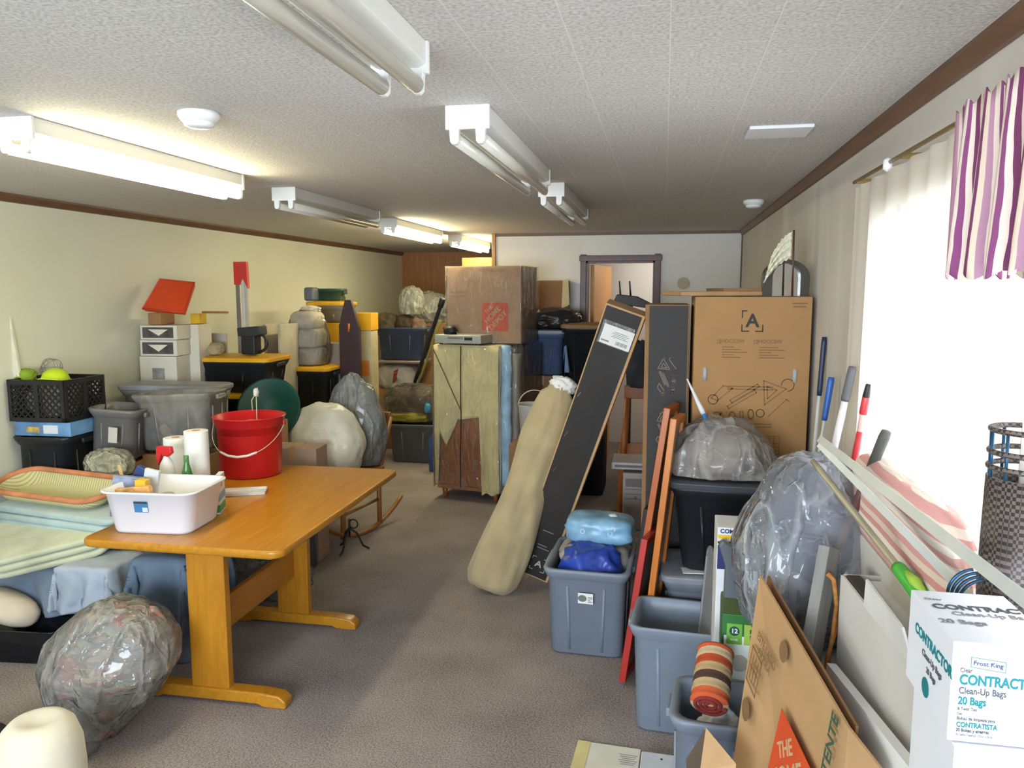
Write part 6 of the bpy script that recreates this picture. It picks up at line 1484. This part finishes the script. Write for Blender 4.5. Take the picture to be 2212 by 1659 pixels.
# ================================================================ BACK RECESS: PILE
YP = 7.32
gx0, gx1 = P(832, 960, YP).x, P(942, 960, YP).x
ztE = P(886, 918, YP).z
tote('grey tote on the carpet at the front of the far pile', ((gx0 + gx1) / 2, YP + .25, 0), gx1 - gx0, .46, ztE, M('dim_grey_tote', '#63666c', .45), rz=2)
cbg = T('clear_clothes_bag', 'clear plastic bag of dark clothes and toys on the grey tote in the far pile', 'plastic bag', ((gx0 + gx1) / 2 - .03, YP + .26, ztE + .003), 0)
cbh = P(870, 838, YP).z - ztE
G().blob(.62, .44, cbh, .12, 1.8, 111, sub=5, ridge=True, e=2.8).build('bag', film('pile_film', '#cfcabb', .2, .1, 12), cbg, smooth=True)
G().blob(.56, .38, cbh * .93, .15, 2.2, 113, sub=5, e=2.8, c=(0, 0, .004)).build('contents', M('brown_clothes', '#4d3a30', .85, var=.45, vs=7), cbg, smooth=True)
G().blob(.42, .1, .1, .2, 2.2, 115, sub=4, c=(-.02, -.19, .02)).build('yellow_cloth', M('olive_yellow_cloth', '#8d8638', .85, var=.3), cbg, smooth=True)
G().blob(.07, .06, .1, .2, 2.2, 116, sub=3, c=(.2, -.2, .12)).build('blue_toy', M('sky_blue_toy', '#3d86b4', .5), cbg, smooth=True)
bj = T('blue_jug', 'blue plastic jug standing between the far grey tote and the dresser', 'jug', (P(935, 960, 7.1).x + .03, 7.08, 0), 0)
jh = P(935, 925, 7.1).z
G().lathe([(.06, 0), (.065, .02), (.065, jh * .75), (.02, jh * .92), (.02, jh)], 22).build('jug', M('blue_jug_plastic', '#31558f', .35), bj, smooth=True)
G().ring((.06, 0, jh * .65), .035, .009, 'Y', 16, 8, -PI / 2, PI / 2).build('handle', M('blue_jug_plastic', '#31558f'), bj, smooth=True)
YQ = 7.95
zq = P(860, 842, YQ).z
carton('dark brown carton behind the clear bag of clothes in the far pile', (P(858, 800, YQ).x, YQ + .26, 0), .56, .4, zq - .003, m_card_dk)
rwb = T('red_white_bag', 'white carrier bag with a red mark in the far pile below the blue tote', 'carrier bag', (P(848, 815, YQ).x, YQ + .2, zq), 0)
rh = P(848, 786, YQ).z - zq
G().blob(.44, .3, rh, .1, 2, 121, sub=5, ridge=True, e=3).build('bag', M('dull_white_bag', '#a9a6a4', .5, var=.2), rwb, smooth=True)
G().prism([(-.02, rh * .25), (.03, rh * .35), (.05, rh * .8), (.0, rh * .7)], -.158, -.145).build('red_mark', M('dull_red_print', '#7c2f33', .6), rwb)
zl = P(848, 786, YQ).z + .004
lid3 = T('pink_lid', 'dusty pink lid shelf between the white bag and the blue tote in the far pile', 'tote lid', (P(856, 780, YQ).x, YQ + .24, zl), 1)
g = G(); g.rings([rr(.56, .44, .03, 0), rr(.57, .45, .03, .02), rr(.55, .43, .03, .03)]); g.build('lid', M('dusty_pink_plastic', '#8d7b78', .5), lid3, bev=.003)
zt1 = P(860, 708, YQ).z
bt1 = tote('dark blue grey tote full of clothes in the upper far pile', (P(860, 740, YQ).x, YQ + .24, zl + .033), P(912, 740, YQ).x - P(808, 740, YQ).x, .44, zt1 - zl - .033, M('deep_blue_tote', '#3b465f', .45, var=.08), rz=1)
for k, (px, py, s, col, lab, sd) in enumerate(((835, 690, (.26, .26, .26), '#5c4f3d', 'olive brown clothing heap at the left of the far blue tote', 131), (872, 690, (.24, .24, .24), '#463a2e', 'dark brown clothing heap in the middle of the far blue tote', 133), (898, 695, (.20, .22, .20), '#6b5546', 'tan brown clothing heap at the right of the far blue tote', 135))):
    tag(G().blob(*s, .18, 2.2, sd, sub=4).build('clothing_heap', M('cloth_%s' % 'abc'[k], col, .9, var=.35, vs=9), smooth=True, loc=(P(px, py, YQ + .2).x, YQ + .24, zt1 - .10)), lab, 'clothing', 'clothes in the far blue tote')
tag(G().blob(.50, .36, P(905, 632, YQ).z - P(905, 700, YQ).z, .16, 2.0, 141, sub=5, ridge=True, e=2.2).build('silver_bag', film('silver_film', '#cfd0c0', .65, .15, 9), smooth=True, loc=(P(912, 660, YQ + .3).x, YQ + .62, P(905, 700, YQ).z)), 'pale crumpled plastic bag topping the far pile below the brown wall', 'plastic bag')
carton('tall brown carton under the pale crumpled bag at the back of the pile', (P(912, 660, YQ + .3).x, YQ + .68, 0), .46, .34, P(905, 700, YQ).z - .003, m_card_dk)
tag(G().blob(.26, .24, .3, .18, 2.0, 143, sub=5, ridge=True).build('pale_film_bag', film('silver_film', '#cfd0c0'), smooth=True, loc=(P(880, 650, YQ + .1).x, YQ + .25, zt1 + .14)), 'smaller pale plastic bag on the clothes in the far blue tote', 'plastic bag')
stick('black_tripod', 'black folded tripod leaning beside the left of the wrapped box', 'tripod', P(896, 826, 7.5), P(957, 645, 7.3), [('leg', 0, .98, .02, .02, m_black), ('head', .9, 1, .03, .03, m_black)])
stick('green_strap_pole', 'black pole with yellow green strap leaning left of the dresser', 'pole', P(905, 826, 7.42), P(952, 690, 7.3), [('pole', 0, .98, .012, .012, M('olive_strap', '#7c7a34', .7))])
dt_ = tag(G().blob(.34, .3, .95, .1, 2, 151, sub=4, e=3).build('dark_duffel', M('maroon_black_cloth', '#2e2326', .85, var=.2), smooth=True, loc=(P(930, 860, 7.0).x - .02, 7.75, 0)), 'tall dark duffel bag standing left of the wrapped dresser', 'duffel bag')
yc = tag(G().box((0, 0, .05), (.34, .2, .1)).build('yellow_cap_box', M('pale_yellow_card', '#a88a4c', .6), bev=.004, loc=(P(1025, 565, 8.2).x, 8.4, P(1025, 576, 8.2).z)), 'pale yellow box lid just above the wrapped moving box by the brown wall', 'box')
carton('tall stack carton behind the wrapped moving box', (P(1025, 565, 8.2).x, 8.42, 0), .4, .3, P(1025, 576, 8.2).z - .003, m_card_dk)
